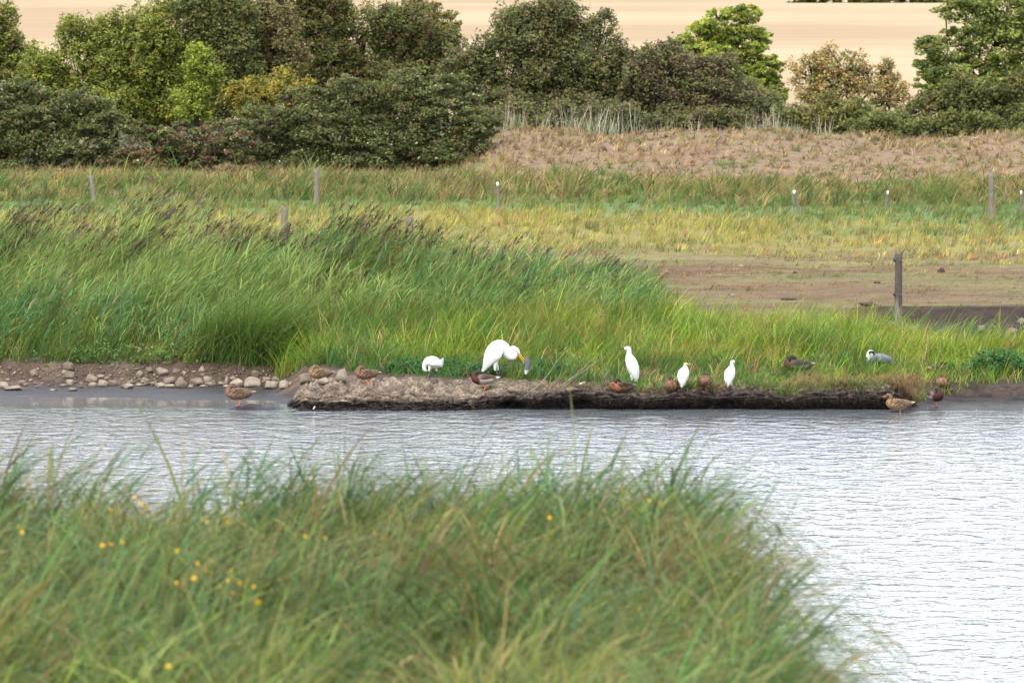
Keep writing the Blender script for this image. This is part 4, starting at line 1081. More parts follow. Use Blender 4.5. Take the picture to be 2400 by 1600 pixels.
def part(name, g, mat, parent):
    V, t, q, c = g
    return link(name, mesh_np(name, V, tris=t, quads=q, col=c, mat=mat), parent)
def mat_plumage(name, mott=0.5, scale=55, rough=.85):
    m, n, l, out = new_mat(name)
    at = n.new('ShaderNodeAttribute'); at.attribute_name = 'Col'
    tc_ = n.new('ShaderNodeTexCoord')
    mp = n.new('ShaderNodeMapping'); mp.inputs['Scale'].default_value = (.7, 1, 1.2); l.new(tc_.outputs['Object'], mp.inputs['Vector'])
    vo = n.new('ShaderNodeTexVoronoi'); vo.inputs['Scale'].default_value = scale; l.new(mp.outputs[0], vo.inputs['Vector'])
    ns_ = n.new('ShaderNodeTexNoise'); ns_.inputs['Scale'].default_value = scale * .5; ns_.inputs['Detail'].default_value = 4; l.new(mp.outputs[0], ns_.inputs['Vector'])
    ad = n.new('ShaderNodeMath'); ad.operation = 'ADD'; l.new(vo.outputs['Distance'], ad.inputs[0]); l.new(ns_.outputs['Fac'], ad.inputs[1])
    mr = n.new('ShaderNodeMapRange'); mr.inputs['From Min'].default_value = .6; mr.inputs['From Max'].default_value = 1.2
    mr.inputs['To Min'].default_value = 1 - mott; mr.inputs['To Max'].default_value = 1 + mott
    l.new(ad.outputs[0], mr.inputs['Value'])
    mul = n.new('ShaderNodeVectorMath'); mul.operation = 'SCALE'; l.new(at.outputs['Color'], mul.inputs[0]); l.new(mr.outputs['Result'], mul.inputs['Scale'])
    p = n.new('ShaderNodeBsdfPrincipled'); p.inputs['Roughness'].default_value = rough; p.inputs['Specular IOR Level'].default_value = .2
    l.new(mul.outputs['Vector'], p.inputs['Base Color'])
    b = n.new('ShaderNodeBump'); b.inputs['Strength'].default_value = .35; b.inputs['Distance'].default_value = .006
    l.new(ad.outputs[0], b.inputs['Height']); l.new(b.outputs[0], p.inputs['Normal'])
    l.new(p.outputs[0], out.inputs['Surface'])
    return m
M_duck = mat_plumage('brown_plumage', .7, 34)
M_drake = mat_plumage('drake_plumage', .28, 60)
M_white = mat_plumage('white_plumage', .03, 30, .9)
M_greyp = mat_plumage('grey_plumage', .10, 40)
M_orange = mat_plain('orange_skin', (.62, .13, .035), .5, .3, .12, 40)
M_yellow = mat_plain('yellow_bill', (.72, .38, .03), .45, .35, .1, 40)
M_black = mat_plain('black_skin', (.035, .035, .04), .5, .3, .2, 40)
M_eye = mat_plain('eye', (.01, .01, .01), .15, .5, .0, 10)
M_dkbill = mat_plain('olive_bill', (.10, .085, .04), .5, .3, .2, 40)

def ball(c, r, n=8):
    return loft([(c[0] - r, c[2], .001, .001, c[1]), (c[0] - r * .7, c[2], r * .7, r * .7, c[1]), (c[0], c[2], r, r, c[1]), (c[0] + r * .7, c[2], r * .7, r * .7, c[1]), (c[0] + r, c[2], .001, .001, c[1])], 9, n)
def leg_part(root, x, y, ztop, zbot, r, mat, foot=.06, web=True, knee=0.0, fdir=-1):
    path = [(x, y, ztop), (x + knee, y, (ztop + zbot) / 2), (x, y, zbot + .008), (x + fdir * foot * .25, y, zbot + .005)]
    V, t, q, c = tube(path, [r * 1.2, r, r, r * .9], 8)
    gs = [(V, t, q, c)]
    toes = (-.45, 0, .45) if web else (-.5, 0, .5, PI)
    for a in toes:
        e = (x + fdir * foot * math.cos(a), y + foot * math.sin(a), zbot + .003)
        gs.append(tube([(x, y, zbot + .008), ((x + e[0]) / 2, (y + e[1]) / 2, zbot + .008), e], [r * .8, r * .6, r * .35], 6))
    if web:
        a = np.array([(x, y, zbot + .009)] + [(x + fdir * foot * .92 * math.cos(k), y + foot * .92 * math.sin(k), zbot + .004) for k in (-.45, 0, .45)])
        b = a.copy(); b[:, 2] -= .004
        Vw = np.concatenate([a, b]); tw_ = np.array([(0, 1, 2), (0, 2, 3), (4, 6, 5), (4, 7, 6)])
        gs.append((Vw, tw_, np.zeros((0, 4), int), np.zeros((8, 3))))
    V, T, Q, CC = join(gs)
    part('leg', (V, T, Q, CC), mat, root)

HEN = dict(chest=(.135, .080, .048), flank=(.115, .074, .047), back=(.07, .046, .030), head=(.075, .05, .032), belly=(.15, .10, .06), tail=(.17, .13, .095))
BUFF = dict(chest=(.175, .105, .055), flank=(.13, .086, .05), back=(.085, .058, .036), head=(.10, .066, .038), belly=(.22, .145, .08), tail=(.15, .11, .075))
RUST = dict(chest=(.155, .062, .027), flank=(.085, .045, .024), back=(.030, .023, .02), head=(.025, .019, .016), belly=(.10, .06, .032), tail=(.20, .17, .13))
DRK = dict(chest=(.058, .020, .015), flank=(.26, .215, .185), back=(.050, .033, .026), head=(.024, .022, .016), belly=(.27, .225, .19), tail=(.50, .46, .42))
DRK2 = dict(chest=(.065, .034, .025), flank=(.12, .092, .076), back=(.035, .027, .022), head=(.024, .02, .017), belly=(.13, .10, .078), tail=(.22, .20, .17))
def duck(label, px_, py_, rz, pal, pose='stand', drake=False, size=1.0, head='tucked', legs=1, speculum=False, sink=0.0, at=None, bill_mat=None):
    p_ = hit(px_, py_) if at is None else np.array(at)
    root = empty('duck', (p_[0], p_[1], p_[2] - sink), rz, size); tag(root, label, 'duck', 'resting ducks')
    lz = .075 if pose == 'stand' else -.045
    mat = M_drake if drake else M_duck
    body = [(.262, .150, .008, .004), (.235, .146, .034, .014), (.188, .136, .064, .036), (.12, .122, .095, .072), (.04, .115, .112, .088), (-.05, .115, .122, .100), (-.125, .122, .108, .096), (-.175, .142, .080, .074)]
    if head == 'tucked':
        nk = [(-.178, .190, .056, .050), (-.150, .226, .044, .040), (-.112, .238, .040, .041), (-.075, .230, .034, .034), (-.045, .214, .022, .020), (-.03, .205, .010, .008)]
        hc = (-.105, .238); hd = 1
    else:
        nk = [(-.172, .190, .050, .048), (-.166, .226, .038, .036), (-.178, .256, .036, .037), (-.208, .268, .035, .036), (-.238, .262, .026, .026), (-.252, .257, .015, .014)]
        hc = (-.205, .268); hd = -1
    ctrl = body + nk
    nb = len(body); nk_t = (nb - 1) / (len(ctrl) - 1)
    def colf(V, t):
        zt_ = V[:, 2]; x_ = V[:, 0]
        c = np.tile(np.array(pal['flank']), (len(V), 1))
        c = lerp(c, pal['back'], sm(.135, .175, zt_ + .04 * sm(0, .2, x_)))
        c = lerp(c, pal['belly'], 1 - sm(.03, .07, zt_))
        c = lerp(c, pal['chest'], 1 - sm(-.125, -.075, x_ + .1 * (zt_ - .12)))
        c = lerp(c, pal['tail'], sm(.17, .23, x_))
        c = lerp(c, pal['head'], sm(nk_t + .06, nk_t + .12, t))
        return c
    g = loft(ctrl, 64, 20, colf)
    V = g[0]; V[:, 2] += lz
    part('body', (V, g[1], g[2], g[3]), mat, root)
    for s in (-1, 1):
        def wc(V, t):
            c = lerp(pal['back'], np.array(pal['flank']) * .8, sm(.45, .9, t) * .6)
            return lerp(c, np.array(pal['back']) * .55, 1 - sm(.0, .22, t))
        w_ = loft([(.215, .150, .003, .004, s * .025), (.15, .150, .012, .016, s * .062), (.06, .150, .020, .040, s * .092), (-.04, .150, .022, .056, s * .106), (-.105, .150, .015, .042, s * .098), (-.135, .150, .003, .010, s * .088)], 22, 12, wc)
        V = w_[0]; V[:, 2] += lz
        wo = part('wing', (V,) + w_[1:], mat, root)
        if speculum:
            e = loft([(.125, .125, .002, .003, s * .082), (.10, .132, .006, .014, s * .088), (.07, .136, .006, .016, s * .101), (.045, .138, .002, .003, s * .106)], 10, 8, lambda V, t: lerp((.03, .02, .07), (.75, .73, .7), sm(.0, .15, t - .75) + (t < .12)))
            V = e[0]; V[:, 2] += lz
            part('speculum', (V,) + e[1:], M_greyp, wo)
    bm = bill_mat or M_dkbill
    if head == 'tucked':
        bl = loft([(-.055, .216, .016, .012), (-.02, .206, .014, .008), (.012, .200, .013, .005), (.022, .199, .004, .003)], 10, 10)
    else:
        bl = loft([(-.243, .259, .015, .013), (-.268, .251, .012, .008), (-.296, .246, .013, .005), (-.306, .246, .005, .003)], 10, 10)
    V = bl[0]; V[:, 2] += lz
    part('bill', (V,) + bl[1:], bm, root)
    for s in (-1, 1):
        e = ball((hc[0] + hd * .012, s * .037, hc[1] + .008), .006); V = e[0]; V[:, 2] += lz
        part('eye', (V,) + e[1:], M_eye, root)
    if pose == 'stand':
        ys = (-.03,) if legs == 1 else (-.035, .035)
        for y_ in ys:
            leg_part(root, -.005 + (.0 if y_ < 0 else .04), y_, lz + .04, 0, .0095, M_orange, .065)
    return root
R = math.radians
duck('brown speckled duck on one orange leg at the water edge', 563, 950, R(-4), HEN, 'stand', size=1.06)
duck('buff breasted duck standing before the grey boulders', 754, 899, R(0), BUFF, 'stand', size=.93, speculum=True)
duck('brown duck on two orange legs at the left end of the peat bank', 862, 900, R(12), HEN, 'stand', size=.92, legs=2)
duck('chestnut breasted drake with pale flanks in front of the great egret', 1137, 914, R(3), DRK, 'stand', True, .98)
duck('dark duck with rusty breast lying below the long billed egret', 1459, 915, R(22), RUST, 'sit', size=.93)
duck('rusty brown duck sitting against the orange headed egret', 1574, 911, R(78), RUST | dict(flank=(.125, .062, .032), chest=(.135, .072, .038)), 'sit', size=.95)
duck('round brown duck standing on one leg between two white egrets', 1651, 915, R(100), HEN | dict(head=(.025, .02, .016), chest=(.13, .072, .04)), 'stand', size=.92)
duck('dark drake lying high in the yellow green grass', 1873, 866, R(0), DRK2, 'sit', True, 1.10, at=W(1873, 866, 98.7))
duck('dark duck half hidden in grass above the ledge', 2199, 880, R(200), DRK2, 'sit', True, .8, at=W(2199, 872, 98.9))
duck('brown duck sitting on the small ledge at the right', 2208, 903, R(80), HEN | dict(head=(.03, .025, .02), chest=(.17, .09, .05)), 'sit', size=.88, at=hit(2208, 903))
duck('dark drake standing on the dark mud under the ledge', 2190, 952, R(118), DRK | dict(chest=(.042, .019, .016)), 'stand', True, .95)
duck('buff duck with raised head and orange bill at the water edge', 2112, 960, R(4), BUFF | dict(belly=(.27, .22, .165), tail=(.25, .21, .165)), 'stand', size=.98, head='up', speculum=True, sink=0, bill_mat=M_orange, at=(XP(2112, 95.25), 95.25, -.055))

def sp_(pts_, ox, oy, k=.00729):
    return [((a - ox) * k, (oy - b) * k, w_ * k, h_ * k) for a, b, w_, h_ in pts_]
WH = lambda V, t: np.tile(np.array((.60, .60, .585)), (len(V), 1))
# --- great egret
d0 = 98.15; k0 = d0 / FPX
b0 = W(1163, 893, d0); gz0 = float(zsurf(b0[0], d0)); 
ge = empty('great_egret', (b0[0], d0, gz0)); tag(ge, 'large white egret with yellow bill holding a grey feather', 'egret', 'white egrets')
oy = 893 - (gz0 - b0[2]) / k0
ctl = sp_([(1129, 869, 2, 1), (1135, 860, 6, 4), (1142, 846, 11, 10), (1150, 832, 16, 15.5), (1160, 820, 18, 18.5), (1170, 814, 17, 18), (1179, 816, 14, 16), (1187, 825, 10, 13), (1195, 833, 8, 10.5), (1203, 835, 7, 8.5),
           (1205, 829, 6.5, 7.5), (1199, 823, 6, 7), (1198, 818, 6, 6.5), (1205, 817, 6, 6.3), (1212, 821, 5, 5.2), (1216, 826, 3.2, 3.2), (1218, 829, 1.6, 1.6)], 1163, oy, k0)
part('body', loft(ctl, 90, 22, WH), M_white, ge)
for s in (-1, 1):
    w_ = [(a, b, c, d, s * e) for (a, b, c, d), e in zip(sp_([(1131, 871, 1, 2), (1139, 856, 2.5, 8), (1148, 841, 4, 14), (1158, 829, 5, 17), (1169, 821, 4, 15), (1178, 818, 2, 8)], 1163, oy, k0), (.02, .06, .09, .11, .11, .08))]
    part('wing', loft(w_, 30, 14, WH), M_white, ge)
for up_, (e0, e1) in ((True, ((1214, 823), (1231, 846))), (False, ((1213, 827), (1229, 851)))):
    c_ = sp_([(e0[0], e0[1], 1.6, 1.4), ((e0[0] + e1[0]) / 2, (e0[1] + e1[1]) / 2, 1.0, .9), (e1[0], e1[1], .5, .5)], 1163, oy, k0)
    part('bill', loft(c_, 14, 10), M_yellow, ge)
for s in (-1, 1):
    e_ = sp_([(1212, 819, 1, 1)], 1163, oy, k0)[0]
    part('eye', ball((e_[0], s * 4.9 * k0, e_[1]), .008), M_eye, ge)
    xk = .03 * s
    th_ = sp_([(1160, 838, 8, 9), (1161, 850, 6, 6), (1163 + 3 * s, 862, 3.2, 3.2), (1164 + 3 * s, 868, 1.8, 1.8)], 1163, oy, k0)
    part('thigh', loft([(a, b, c, d, s * .045) for a, b, c, d in th_], 16, 12, WH), M_white, ge)
    leg_part(ge, (4 + 3 * s) * k0, s * .045, (oy - 866) * k0, 0, .010, M_black, .10, False, .012)
# feather in its bill
fb = W(1233.5, 857, d0 - .02)
def feather_mesh(L, w, col):
    n_ = 13; t = np.linspace(0, 1, n_)
    prof = np.sin(np.clip(t * .92 + .08, 0, 1) * PI) ** .6 * w
    bend = .06 * L * np.sin(t * PI)
    V = []; Cc = []
    for k in range(n_):
        z = (t[k] - .5) * L
        for y_, xo in ((0.004, -prof[k] * .45), (0, 0), (0.004, prof[k] * .55), (0.0, -prof[k] * .45), (-.005, 0), (0, prof[k] * .55)):
            V.append((xo + bend[k], y_, z + abs(xo) * .5)); Cc.append(np.array(col) * (1 - .0) + np.array((.5, .5, .5)) * (t[k] < .2) * .7)
    q = []
    for k in range(n_ - 1):
        a = k * 6; b = a + 6
        q += [(a, a + 1, b + 1, b), (a + 1, a + 2, b + 2, b + 1), (a + 4, a + 3, b + 3, b + 4), (a + 5, a + 4, b + 4, b + 5), (a + 3, a, b, b + 3), (a + 2, a + 5, b + 5, b + 2)]
    return mesh_np('feather', V, quads=q, col=np.array(Cc), mat=M_greyp)
fe = link('feather', feather_mesh(40 * k0, 13 * k0, (.10, .105, .13))); fe.location = fb; fe.rotation_euler = (0, .06, .2)
tag(fe, 'dark grey feather hanging from the great egret bill', 'feather')
# --- upright small egrets
def small_egret(label, px_, py_, rz, size, headcol=None, bill='black', look=0.0, at=None, slim=1.0, neck=0.0):
    p_ = hit(px_, py_) if at is None else np.array(at)
    root = empty('egret', (p_[0], p_[1], p_[2]), rz, size); tag(root, label, 'egret', 'white egrets')
    s_ = slim
    hb = .012 * look
    ctl = [(.080, .035, .012, .006), (.072, .075, .036 * s_, .028), (.055, .15, .070 * s_, .062), (.030, .235, .092 * s_, .085), (.005, .315, .098 * s_, .088), (-.020, .385, .085 * s_, .074), (-.035, .435, .055, .052),
           (-.036, .475 + neck * .4, .035, .036), (-.036, .505 + neck * .8, .031, .034), (-.045, .532 + neck, .035, .036), (-.078, .540 + neck, .030, .029), (-.105, .534 + neck, .014, .013), (-.118, .531 + neck, .006, .006)]
    def cf(V, t):
        c = np.tile(np.array((.60, .60, .585)), (len(V), 1))
        if headcol is not None:
            c = lerp(c, headcol, sm(.64, .70, t) * .9)
            c = lerp(c, (.72, .55, .38), .25 * sm(.03, .07, V[:, 0] - .02) * (1 - sm(.15, .3, V[:, 2])))
        return c
    part('body', loft(ctl, 60, 20, cf), M_white, root)
    for s in (-1, 1):
        w_ = [(.082, .05, .004, .010, s * .012), (.070, .12, .010, .030, s * .040), (.045, .22, .016, .062, s * .070 * s_), (.018, .31, .016, .066, s * .080 * s_), (-.012, .375, .010, .045, s * .074 * s_), (-.03, .41, .003, .012, s * .055)]
        part('wing', loft(w_, 24, 14, WH), M_white, root)
        th_ = [(.02, .17, .03, .035, s * .03), (.012, .12, .020, .022, s * .03), (.010, .075, .010, .010, s * .03)]
        part('thigh', loft(th_, 10, 10, WH), M_white, root)
        leg_part(root, .01, s * .03, .085, 0, .0055, M_black, .06, False, .004)
        part('eye', ball((-.082, s * .025, .543 + neck), .0045), M_eye, root)
    bm = {'black': M_black, 'yellow': M_yellow}[bill]
    part('bill', loft([(-.105, .535 + neck, .013, .013), (-.150, .531 + neck, .009, .010), (-.215, .526 + neck, .003, .004)], 12, 10), bm, root)
    return root
small_egret('white egret looking left with long black bill', 1480, 903, R(-10), 1.16, neck=.005, at=W(1480, 903, 97.0))
small_egret('white egret with orange crown, back turned', 1603, 912, R(-128), .84, headcol=(.62, .32, .10), bill='yellow', slim=1.12, neck=-.035)
small_egret('hunched white egret facing away, rightmost of the white birds', 1712, 911, R(-140), .86, slim=1.0, neck=-.01)
# --- preening egret
p_ = hit(1013, 898)
pe = empty('egret', p_); tag(pe, 'small white egret bent over preening, leftmost of the white birds', 'egret', 'white egrets')
k1 = p_[1] / FPX
ctl = sp_([(1038, 857, 1.5, 1), (1033, 856, 7, 5), (1025, 852, 11, 11.5), (1016, 848.5, 13.5, 14), (1006, 847.5, 12.5, 12.5), (999, 851, 9, 9), (995.5, 856, 6, 6), (994.5, 861, 5, 5), (996, 866, 4.5, 4.3), (999, 868, 3.2, 3), (1001, 867.5, 1.5, 1.5)], 1013, 898, k1)
part('body', loft(ctl, 56, 20, WH), M_white, pe)
for s in (-1, 1):
    w_ = [(a, b, c, d, s * e) for (a, b, c, d), e in zip(sp_([(1037, 855, .8, 1.5), (1028, 852, 2, 6), (1018, 848, 3, 9), (1008, 847, 2.5, 8), (1002, 848, 1, 3)], 1013, 898, k1), (.02, .07, .095, .09, .07))]
    part('wing', loft(w_, 24, 12, WH), M_white, pe)
    lx = (-8 if s < 0 else 11)
    th_ = sp_([(1013 + lx * .5, 855, 5, 6), (1013 + lx * .8, 863, 3, 3), (1013 + lx, 870, 1.2, 1.2)], 1013, 898, k1)
    part('thigh', loft([(a, b, c, d, s * .03) for a, b, c, d in th_], 10, 10, WH), M_white, pe)
    leg_part(pe, lx * k1, s * .03, 30 * k1, 0, .006, M_black, .06, False, .018 if s < 0 else -.006)
    part('eye', ball(((997.5 - 1013) * k1, s * 4.0 * k1, (898 - 865) * k1), .004), M_eye, pe)
part('bill', loft(sp_([(999, 868, 1.3, 1.4), (1005, 867, 1, 1), (1012, 864, .3, .3)], 1013, 898, k1), 10, 8), M_black, pe)
pl = []
for k in range(9):
    a_ = sp_([(1026, 845 + k * .6, 1, 1), (1034, 842 + k * 1.3, .8, .8), (1040, 838 + k * 1.8, .3, .3)], 1013, 898, k1)
    pl.append(loft([(a, b, c, d, rng.normal(0, .015)) for a, b, c, d in a_], 6, 5, WH))
part('plume', join(pl), M_white, pe)
# --- grey heron in the grass
dh = 99.6; kh = dh / FPX
bh = W(2062, 868, dh)
he = empty('grey_heron', bh); tag(he, 'grey heron crouching in the grass with black striped white head', 'heron')
GC = lambda V, t: lerp(lerp(np.tile(np.array((.15, .16, .185)), (len(V), 1)), (.10, .105, .12), 1 - sm(.0, .2, t)), (.70, .70, .69), sm(.52, .60, t))
ctl = sp_([(2098, 847, 2, 1), (2090, 844, 8, 4), (2078, 841, 15, 9), (2064, 840, 18, 12), (2053, 841, 14, 12), (2046, 844, 9, 9), (2041, 849, 6, 7), (2038, 846, 5.5, 6), (2039, 837, 5.5, 5.5), (2043, 830, 5.5, 5.5), (2042, 825, 5.5, 5), (2038, 826, 5, 5), (2034, 832, 3.6, 3.6), (2032, 837, 2, 2)], 2062, 868, kh)
part('body', loft(ctl, 70, 20, GC), M_greyp, he)
for s in (-1, 1):
    w_ = [(a, b, c, d, s * e) for (a, b, c, d), e in zip(sp_([(2097, 847, 1, 2), (2084, 843, 2.5, 6), (2070, 840, 3.5, 9), (2057, 839, 3, 8), (2049, 840, 1, 3)], 2062, 868, kh), (.03, .09, .13, .12, .09))]
    part('wing', loft(w_, 24, 12, lambda V, t: np.tile(np.array((.135, .145, .17)), (len(V), 1))), M_greyp, he)
    st_ = [(a, b, c, d, s * 4.2 * kh) for a, b, c, d in sp_([(2035, 828, .6, 1), (2039, 824.5, 2.2, 3.0), (2044, 824.5, 2.4, 3.2), (2047.5, 829, 1.8, 2.6), (2050, 835, .5, .8)], 2062, 868, kh)]
    part('crown_stripe', loft(st_, 16, 10, lambda V, t: np.tile(np.array((.015, .015, .025)), (len(V), 1))), M_greyp, he)
    part('eye', ball(((2036 - 2062) * kh, s * 4.4 * kh, (868 - 830) * kh), .005), M_eye, he)
    leg_part(he, (2 + 3 * s) * kh, s * .06, 22 * kh, float(zsurf(bh[0], dh)) - bh[2], .008, M_dkbill, .08, False)
part('bill', loft(sp_([(2034, 833, 2.6, 2.4), (2032, 843, 1.8, 1.6), (2031, 856, .4, .4)], 2062, 868, kh), 12, 10), mat_plain('heron_bill', (.30, .30, .30), .5), he)

# ================================================================== SMALL THINGS ON THE BANK
M_stick = mat_plain('dead_wood', (.23, .185, .14), .85, .1, .25, 30, .3)
def stick(label, path, r0, twigs=()):
    r0 = r0 * .62
    P_ = [hit(*path[0])]
    d_ = P_[0][1]
    for i, (a, b) in enumerate(path[1:]):
        P_.append(W(a, b, d_ + .16 * (i + 1)))
    P_ = cat_rom(np.array(P_), 16)
    gs = [tube(P_, np.linspace(r0, r0 * .35, 16), 7)]
    for (i, a, b) in twigs:
        e = W(a, b, P_[i][1] + .1); gs.append(tube(cat_rom([P_[i], (P_[i] + e) / 2 + np.array([0, 0, .01]), e], 6), np.linspace(r0 * .5, r0 * .2, 6), 6))
    V, T, Q, CC = join(gs)
    org = P_[0]
    root = link('stick', mesh_np('stick', V - org, tris=T, quads=Q, mat=M_stick)); root.location = org
    tag(root, label, 'stick')
stick('long bare stick leaning up right of the hanging feather', [(1229, 928), (1262, 902), (1285, 876), (1308, 842)], .014, ((5, 1250, 905),))
stick('forked pale stick leaning over the peat lip', [(1306, 913), (1330, 892), (1349, 880), (1372, 868), (1397, 844)], .017, ((9, 1387, 841), (7, 1366, 863)))
stick('pale stick alongside the forked stick', [(1312, 914), (1336, 894), (1352, 881)], .011)
stick('thin curved twig between two longer sticks', [(1284, 911), (1302, 895), (1316, 872)], .009)
stick('short pale stick left of the lying rusty duck', [(1387, 915), (1402, 903), (1419, 889)], .011)
stick('second short pale stick pointing at the rusty duck', [(1395, 915), (1412, 899), (1436, 890)], .010)
stick('small forked root on the dry peat face', [(1004, 934), (1003, 926), (1000, 920)], .010, ((9, 1010, 918),))
for (a, b, lb, sz, rot) in ((1822, 913, 'small white feather on the grassy edge of the peat', .085, 1.5), (1365, 900, 'white feather lying among stems near the sticks', .09, 1.2), (736, 958, 'small white feather curled at the waterline', .05, .5), (1805, 757 + 65, 'pale curled feather caught in the bank grass', .06, .9)):
    h_ = hit(a, b)
    f_ = link('feather', feather_mesh(sz * 1.3, sz * .45, (.72, .71, .69))); f_.location = (h_[0], h_[1] - .03, h_[2] + .025); f_.rotation_euler = (.3, rot, 0)
    tag(f_, lb, 'feather')
# white foam flecks along the right waterline
n = 15
V_ = []; T_ = []; Q_ = []
fl = []
for k in range(n):
    x_ = XP(rng.uniform(1960, 2400)); h_ = hit(1200 + x_ / 95.7 * FPX, rng.uniform(955, 966))
    r_ = rng.uniform(.004, .008)
    fl.append(loft([(h_[0] - r_, max(h_[2], 0) + .006, .001, .001, h_[1]), (h_[0] - r_ * .3, max(h_[2], 0) + .012, r_ * .8, r_ * 1.1, h_[1]), (h_[0] + r_, max(h_[2], 0) + .006, .001, .001, h_[1])], 5, 6))
V_, T_, Q_, c_ = join(fl)
tag(link('foam_flecks', mesh_np('foam_flecks', V_, tris=T_, quads=Q_, mat=M_whiteplastic)), 'white foam flecks along the mud waterline', 'foam', kind='stuff')
# dark dung pats and clods on the turf
M_clod = mat_plain('dark_clod', (.055, .042, .036), .95, .1, .4, 20, .6)
for (a, b, w_, h_, lb) in ((2038, 711, 58, 10, 'long dark soil clod on the turf left of the post'), (1850, 700, 44, 7, 'flat dark clod on the turf, left of the long one'), (2208, 632, 20, 14, 'dark tuft of dung on the turf right of the post'), (2056, 662, 20, 5, 'thin dark pat on the turf beside the post'), (1863, 638, 12, 6, 'small dark pat on the reddish turf')):
    dd = (CAMZ - .8) * FPX / (b + h_ * .4)
    for _ in range(3): dd = (CAMZ - float(ground_z(XP(a, dd), dd, False))) * FPX / (b + h_ * .4)
    sc = dd / FPX; o = link('soil_clod', stone_mesh(500 + int(a), w_ * sc * .5, w_ * sc * .5, max(.04, h_ * sc * .6)))
    o.data.materials[0] = M_clod; o.location = (XP(a, dd), dd, float(ground_z(XP(a, dd), dd, False)) + .02); tag(o, lb, 'soil clod')

# ================================================================== FOREGROUND GRASS
def fore_pts(n):
    d = uni(n, 17.5, 34); x = uni(n, -.125, 1) * 1
    x = rng.uniform(-.12 * d, 2.2)
    return np.stack([x, d, near_z(x, d)], -1)
def fore_col(P, n):
    nn = fbm(P[:, 0] * 1.5, P[:, 1] * 1.1, 181, 3); n2 = fbm(P[:, 0] * .8 + 9, P[:, 1] * .8, 182, 3)
    g = pick([(.068, .130, .038), (.040, .085, .032), (.095, .165, .048), (.060, .115, .058)], [3, 2, 2, 2], n)
    o = pick([(.12, .145, .044), (.145, .155, .048), (.18, .145, .064), (.215, .165, .085)], [3, 2.4, 1.3, .9], n)
    y = pick([(.19, .215, .035), (.15, .20, .03)], [1, 1], n)
    t = sm(.42, .72, nn + .15 * rng.normal(0, 1, n))[:, None]
    c = g * (1 - t) + o * t
    t2 = (.6 * sm(.5, .66, n2) * (1 - sm(21, 25, P[:, 1])))[:, None]
    return c * (1 - t2) + y * t2
m = 4600
P0 = fore_pts(m)
hollow = fbm(P0[:, 0] * 1.6 + 3, P0[:, 1] * 1.0, 185, 2)
ok = (P0[:, 2] > 3.2) & (rng.uniform(0, 1, m) < .18 + .82 * sm(.34, .46, hollow)) & ~((np.abs(P0[:, 0] - 1.42) < .34) & (np.abs(P0[:, 1] - 25.3) < 1.6))
P0 = P0[ok]; m = len(P0); TF = 13
P = np.repeat(P0, TF, 0).copy(); n = len(P)
P[:, :2] += rng.normal(0, .05, (n, 2)); P[:, 2] = near_z(P[:, 0], P[:, 1]) - .02
dr_ = np.repeat(rng.uniform(0, 1, m) < .62, TF)
hh = np.where(dr_, 1.30, .92) * np.repeat((.44 + .42 * fbm(P0[:, 0] * 1.3, P0[:, 1] * .9, 183, 3)) * (.62 + .55 * sm(.3, .65, fbm(P0[:, 0] * 1.6 + 3, P0[:, 1] * 1.0, 185, 2))) * np.exp(rng.normal(0, .12, m)), TF) * np.exp(rng.normal(0, .16, n))
c = np.repeat(fore_col(P0, m), TF, 0) * np.exp(rng.normal(0, .26, (n, 1)))
dm = rng.uniform(0, 1, n) < .07
c[dm] = pick([(.22, .16, .075), (.17, .115, .055), (.25, .21, .10)], [1, 1, 1], int(dm.sum()))
hh = np.minimum(hh, 1.0)
sw = fbm(P0[:, 0] * .9 + 20, P0[:, 1] * .7, 184, 2)
az = np.repeat(wind(m, .95) + 3.0 * (sw - .5), TF) + rng.normal(0, .85, n)
wd = np.where(rng.uniform(0, 1, n) < .25, uni(n, .012, .024), uni(n, .005, .012))
lst = [blades(P, hh, az, np.abs(rng.normal(.25, .25, n)), np.where(dr_, uni(n, 1.5, 2.7), uni(n, .5, 1.6)), wd, c, 5, tip=c * np.array([1.2, 1.1, .9]))]
# taller reed shoots with leaves
spx = [(290, 1045, 29.5), (560, 1075, 30), (620, 1045, 29), (700, 1060, 29.5), (860, 1075, 30), (100, 1085, 28), (180, 1080, 30), (1260, 1080, 29), (1400, 1095, 29.5), (1690, 1120, 28), (1640, 1140, 27), (1760, 1190, 27.5), (1830, 1330, 25), (1880, 1400, 24), (20, 1060, 29), (430, 1090, 29)]
for (a, b, d_) in spx:
    x_ = XP(a, d_) - .12; zb_ = float(near_z(np.array([x_]), np.array([d_]))[0]); top_ = W(a, b, d_)[2]
    k = 3
    Pn = np.stack([x_ + rng.normal(0, .05, k), d_ + rng.normal(0, .1, k), np.full(k, zb_)], -1)
    Hn = (top_ - zb_) * uni(k, .9, 1.08)
    a_ = wind(k, .4); t0 = uni(k, .05, .15); t1 = uni(k, .2, .5)
    lst.append(blades(Pn, Hn, a_, t0, t1, .007, pick([(.10, .15, .05)], [1], k), 6))
    for q_ in range(8):
        t = np.clip(.3 + .66 * (q_ + rng.uniform(0, 1, k)) / 8, 0, .98)
        bb = stem_pt(t, Pn, Hn, a_, t0, t1)
        lst.append(blades(bb, uni(k, .16, .32), a_ + wind(k, .7), uni(k, .5, 1.1), uni(k, .1, .9), uni(k, .010, .018), pick([(.075, .15, .045), (.06, .12, .05)], [1, 1], k), 5))
veg('foreground_grass', lst, M_grass, 'tall wind blown grass in the blurred foreground', 'grass')
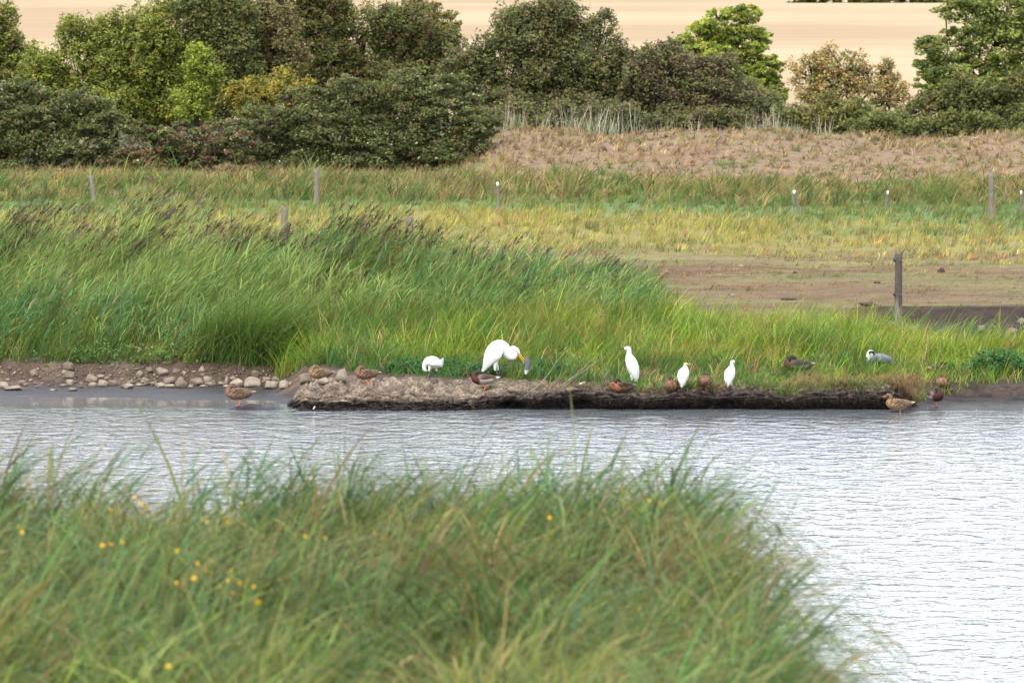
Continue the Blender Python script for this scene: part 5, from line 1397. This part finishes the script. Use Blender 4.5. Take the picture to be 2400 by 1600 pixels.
# broader iris-like leaves low in the foreground
sp = [(rng.uniform(-2.4, .95), rng.uniform(20.5, 29.0), rng.uniform(.5, 1.1)) for _ in range(80)]
veg('foreground_sedge', spot_clumps(sp, 22, .46, [(.11, .18, .06), (.14, .20, .05), (.22, .24, .06), (.09, .16, .07)], .10, (.010, .024), (.0, .6), (.5, 1.9), 1.3, 6, zf=lambda x, d: near_z(x, d)), M_grass, 'broad arching sedge leaves in the blurred foreground', 'sedge')
# yellow flowers
M_petal = mat_plain('yellow_petal', (.62, .36, .02), .6, .2, .1, 60)
M_stem = mat_plain('flower_stem', (.09, .14, .04), .7, .2, .2, 30)
fx = [(300, 1215), (315, 1165), (330, 1180), (345, 1190), (335, 1200), (258, 1194), (240, 1278), (260, 1276), (287, 1270), (335, 1268), (534, 1225), (415, 1290), (483, 1338), (497, 1342), (541, 1338), (534, 1360), (455, 1355), (463, 1320), (512, 1377), (413, 1365), (561, 1366),
      (594, 1374), (605, 1411), (715, 1256), (762, 1262), (878, 1250), (900, 1265), (565, 1178), (45, 1235), (52, 1247), (1288, 1213), (1458, 1152), (1460, 1137), (1522, 1173), (1546, 1179), (1441, 1202), (1385, 1202), (395, 1561), (545, 1390), (1890, 1455), (1840, 1390), (485, 1223)]
pet = []
for k in range(11):
    a = k / 11 * 2 * PI; ca, sa = math.cos(a), math.sin(a); ta, tb = -sa, ca
    r0, r1, w_ = .003, .0155, .0042
    pts4 = [(ca * r0, sa * r0, .003), (ca * r1 * .7 + ta * w_, sa * r1 * .7 + tb * w_, .004), (ca * r1, sa * r1, .002), (ca * r1 * .7 - ta * w_, sa * r1 * .7 - tb * w_, .004)]
    lo = [(x, y, z - .0015) for x, y, z in pts4]
    pet.append((np.array(pts4 + lo), np.zeros((0, 3), int), np.array([(0, 1, 2, 3), (7, 6, 5, 4), (0, 4, 5, 1), (1, 5, 6, 2), (2, 6, 7, 3), (3, 7, 4, 0)]), np.zeros((8, 3))))
pet.append(ball((0, 0, .004), .0065, 8))
V_, T_, Q_, c_ = join(pet)
head_me = mesh_np('flower_head', V_, tris=T_, quads=Q_, mat=M_petal)
fx.sort()
for fi, (a, b) in enumerate(fx):
    # stand the flower in the sward where the sight line meets the top of the grass
    d_ = 30.0
    for dd in np.arange(19.5, 30.5, .25):
        p_ = W(a, b, dd)
        if p_[2] < float(near_z(np.array([p_[0]]), np.array([dd]))[0]) + .60:
            d_ = dd; break
    d_ -= .15
    p_ = W(a, b, d_); zb_ = float(near_z(np.array([p_[0]]), np.array([d_]))[0])
    root = empty('yellow_flower', (p_[0] - .08, d_, zb_)); tag(root, 'yellow flower %s the foreground grass, %s from the left' % ('near the top of' if b < 1230 else ('low in' if b > 1340 else 'halfway up'), nth(fi)), 'flower', 'yellow flowers in the foreground grass')
    h_ = p_[2] - zb_
    v_, t2, q2, c2 = tube([(0, 0, 0), (.02, 0, h_ * .5), (.08, 0, h_)], [.003, .0025, .002], 5)
    link('stem', mesh_np('stem', v_, tris=t2, quads=q2, mat=M_stem), root)
    hd = link('flower_head', head_me, root); hd.location = (.08, 0, h_); hd.rotation_euler = (.9 + random.uniform(-.4, .3), random.uniform(-.4, .4), random.uniform(0, 3)); hd.scale = (random.uniform(.5, .8),) * 3
tot = sum(len(o.data.loops) - 2 * len(o.data.polygons) for o in scene.objects if o.type == 'MESH')
print('TRIS', tot)
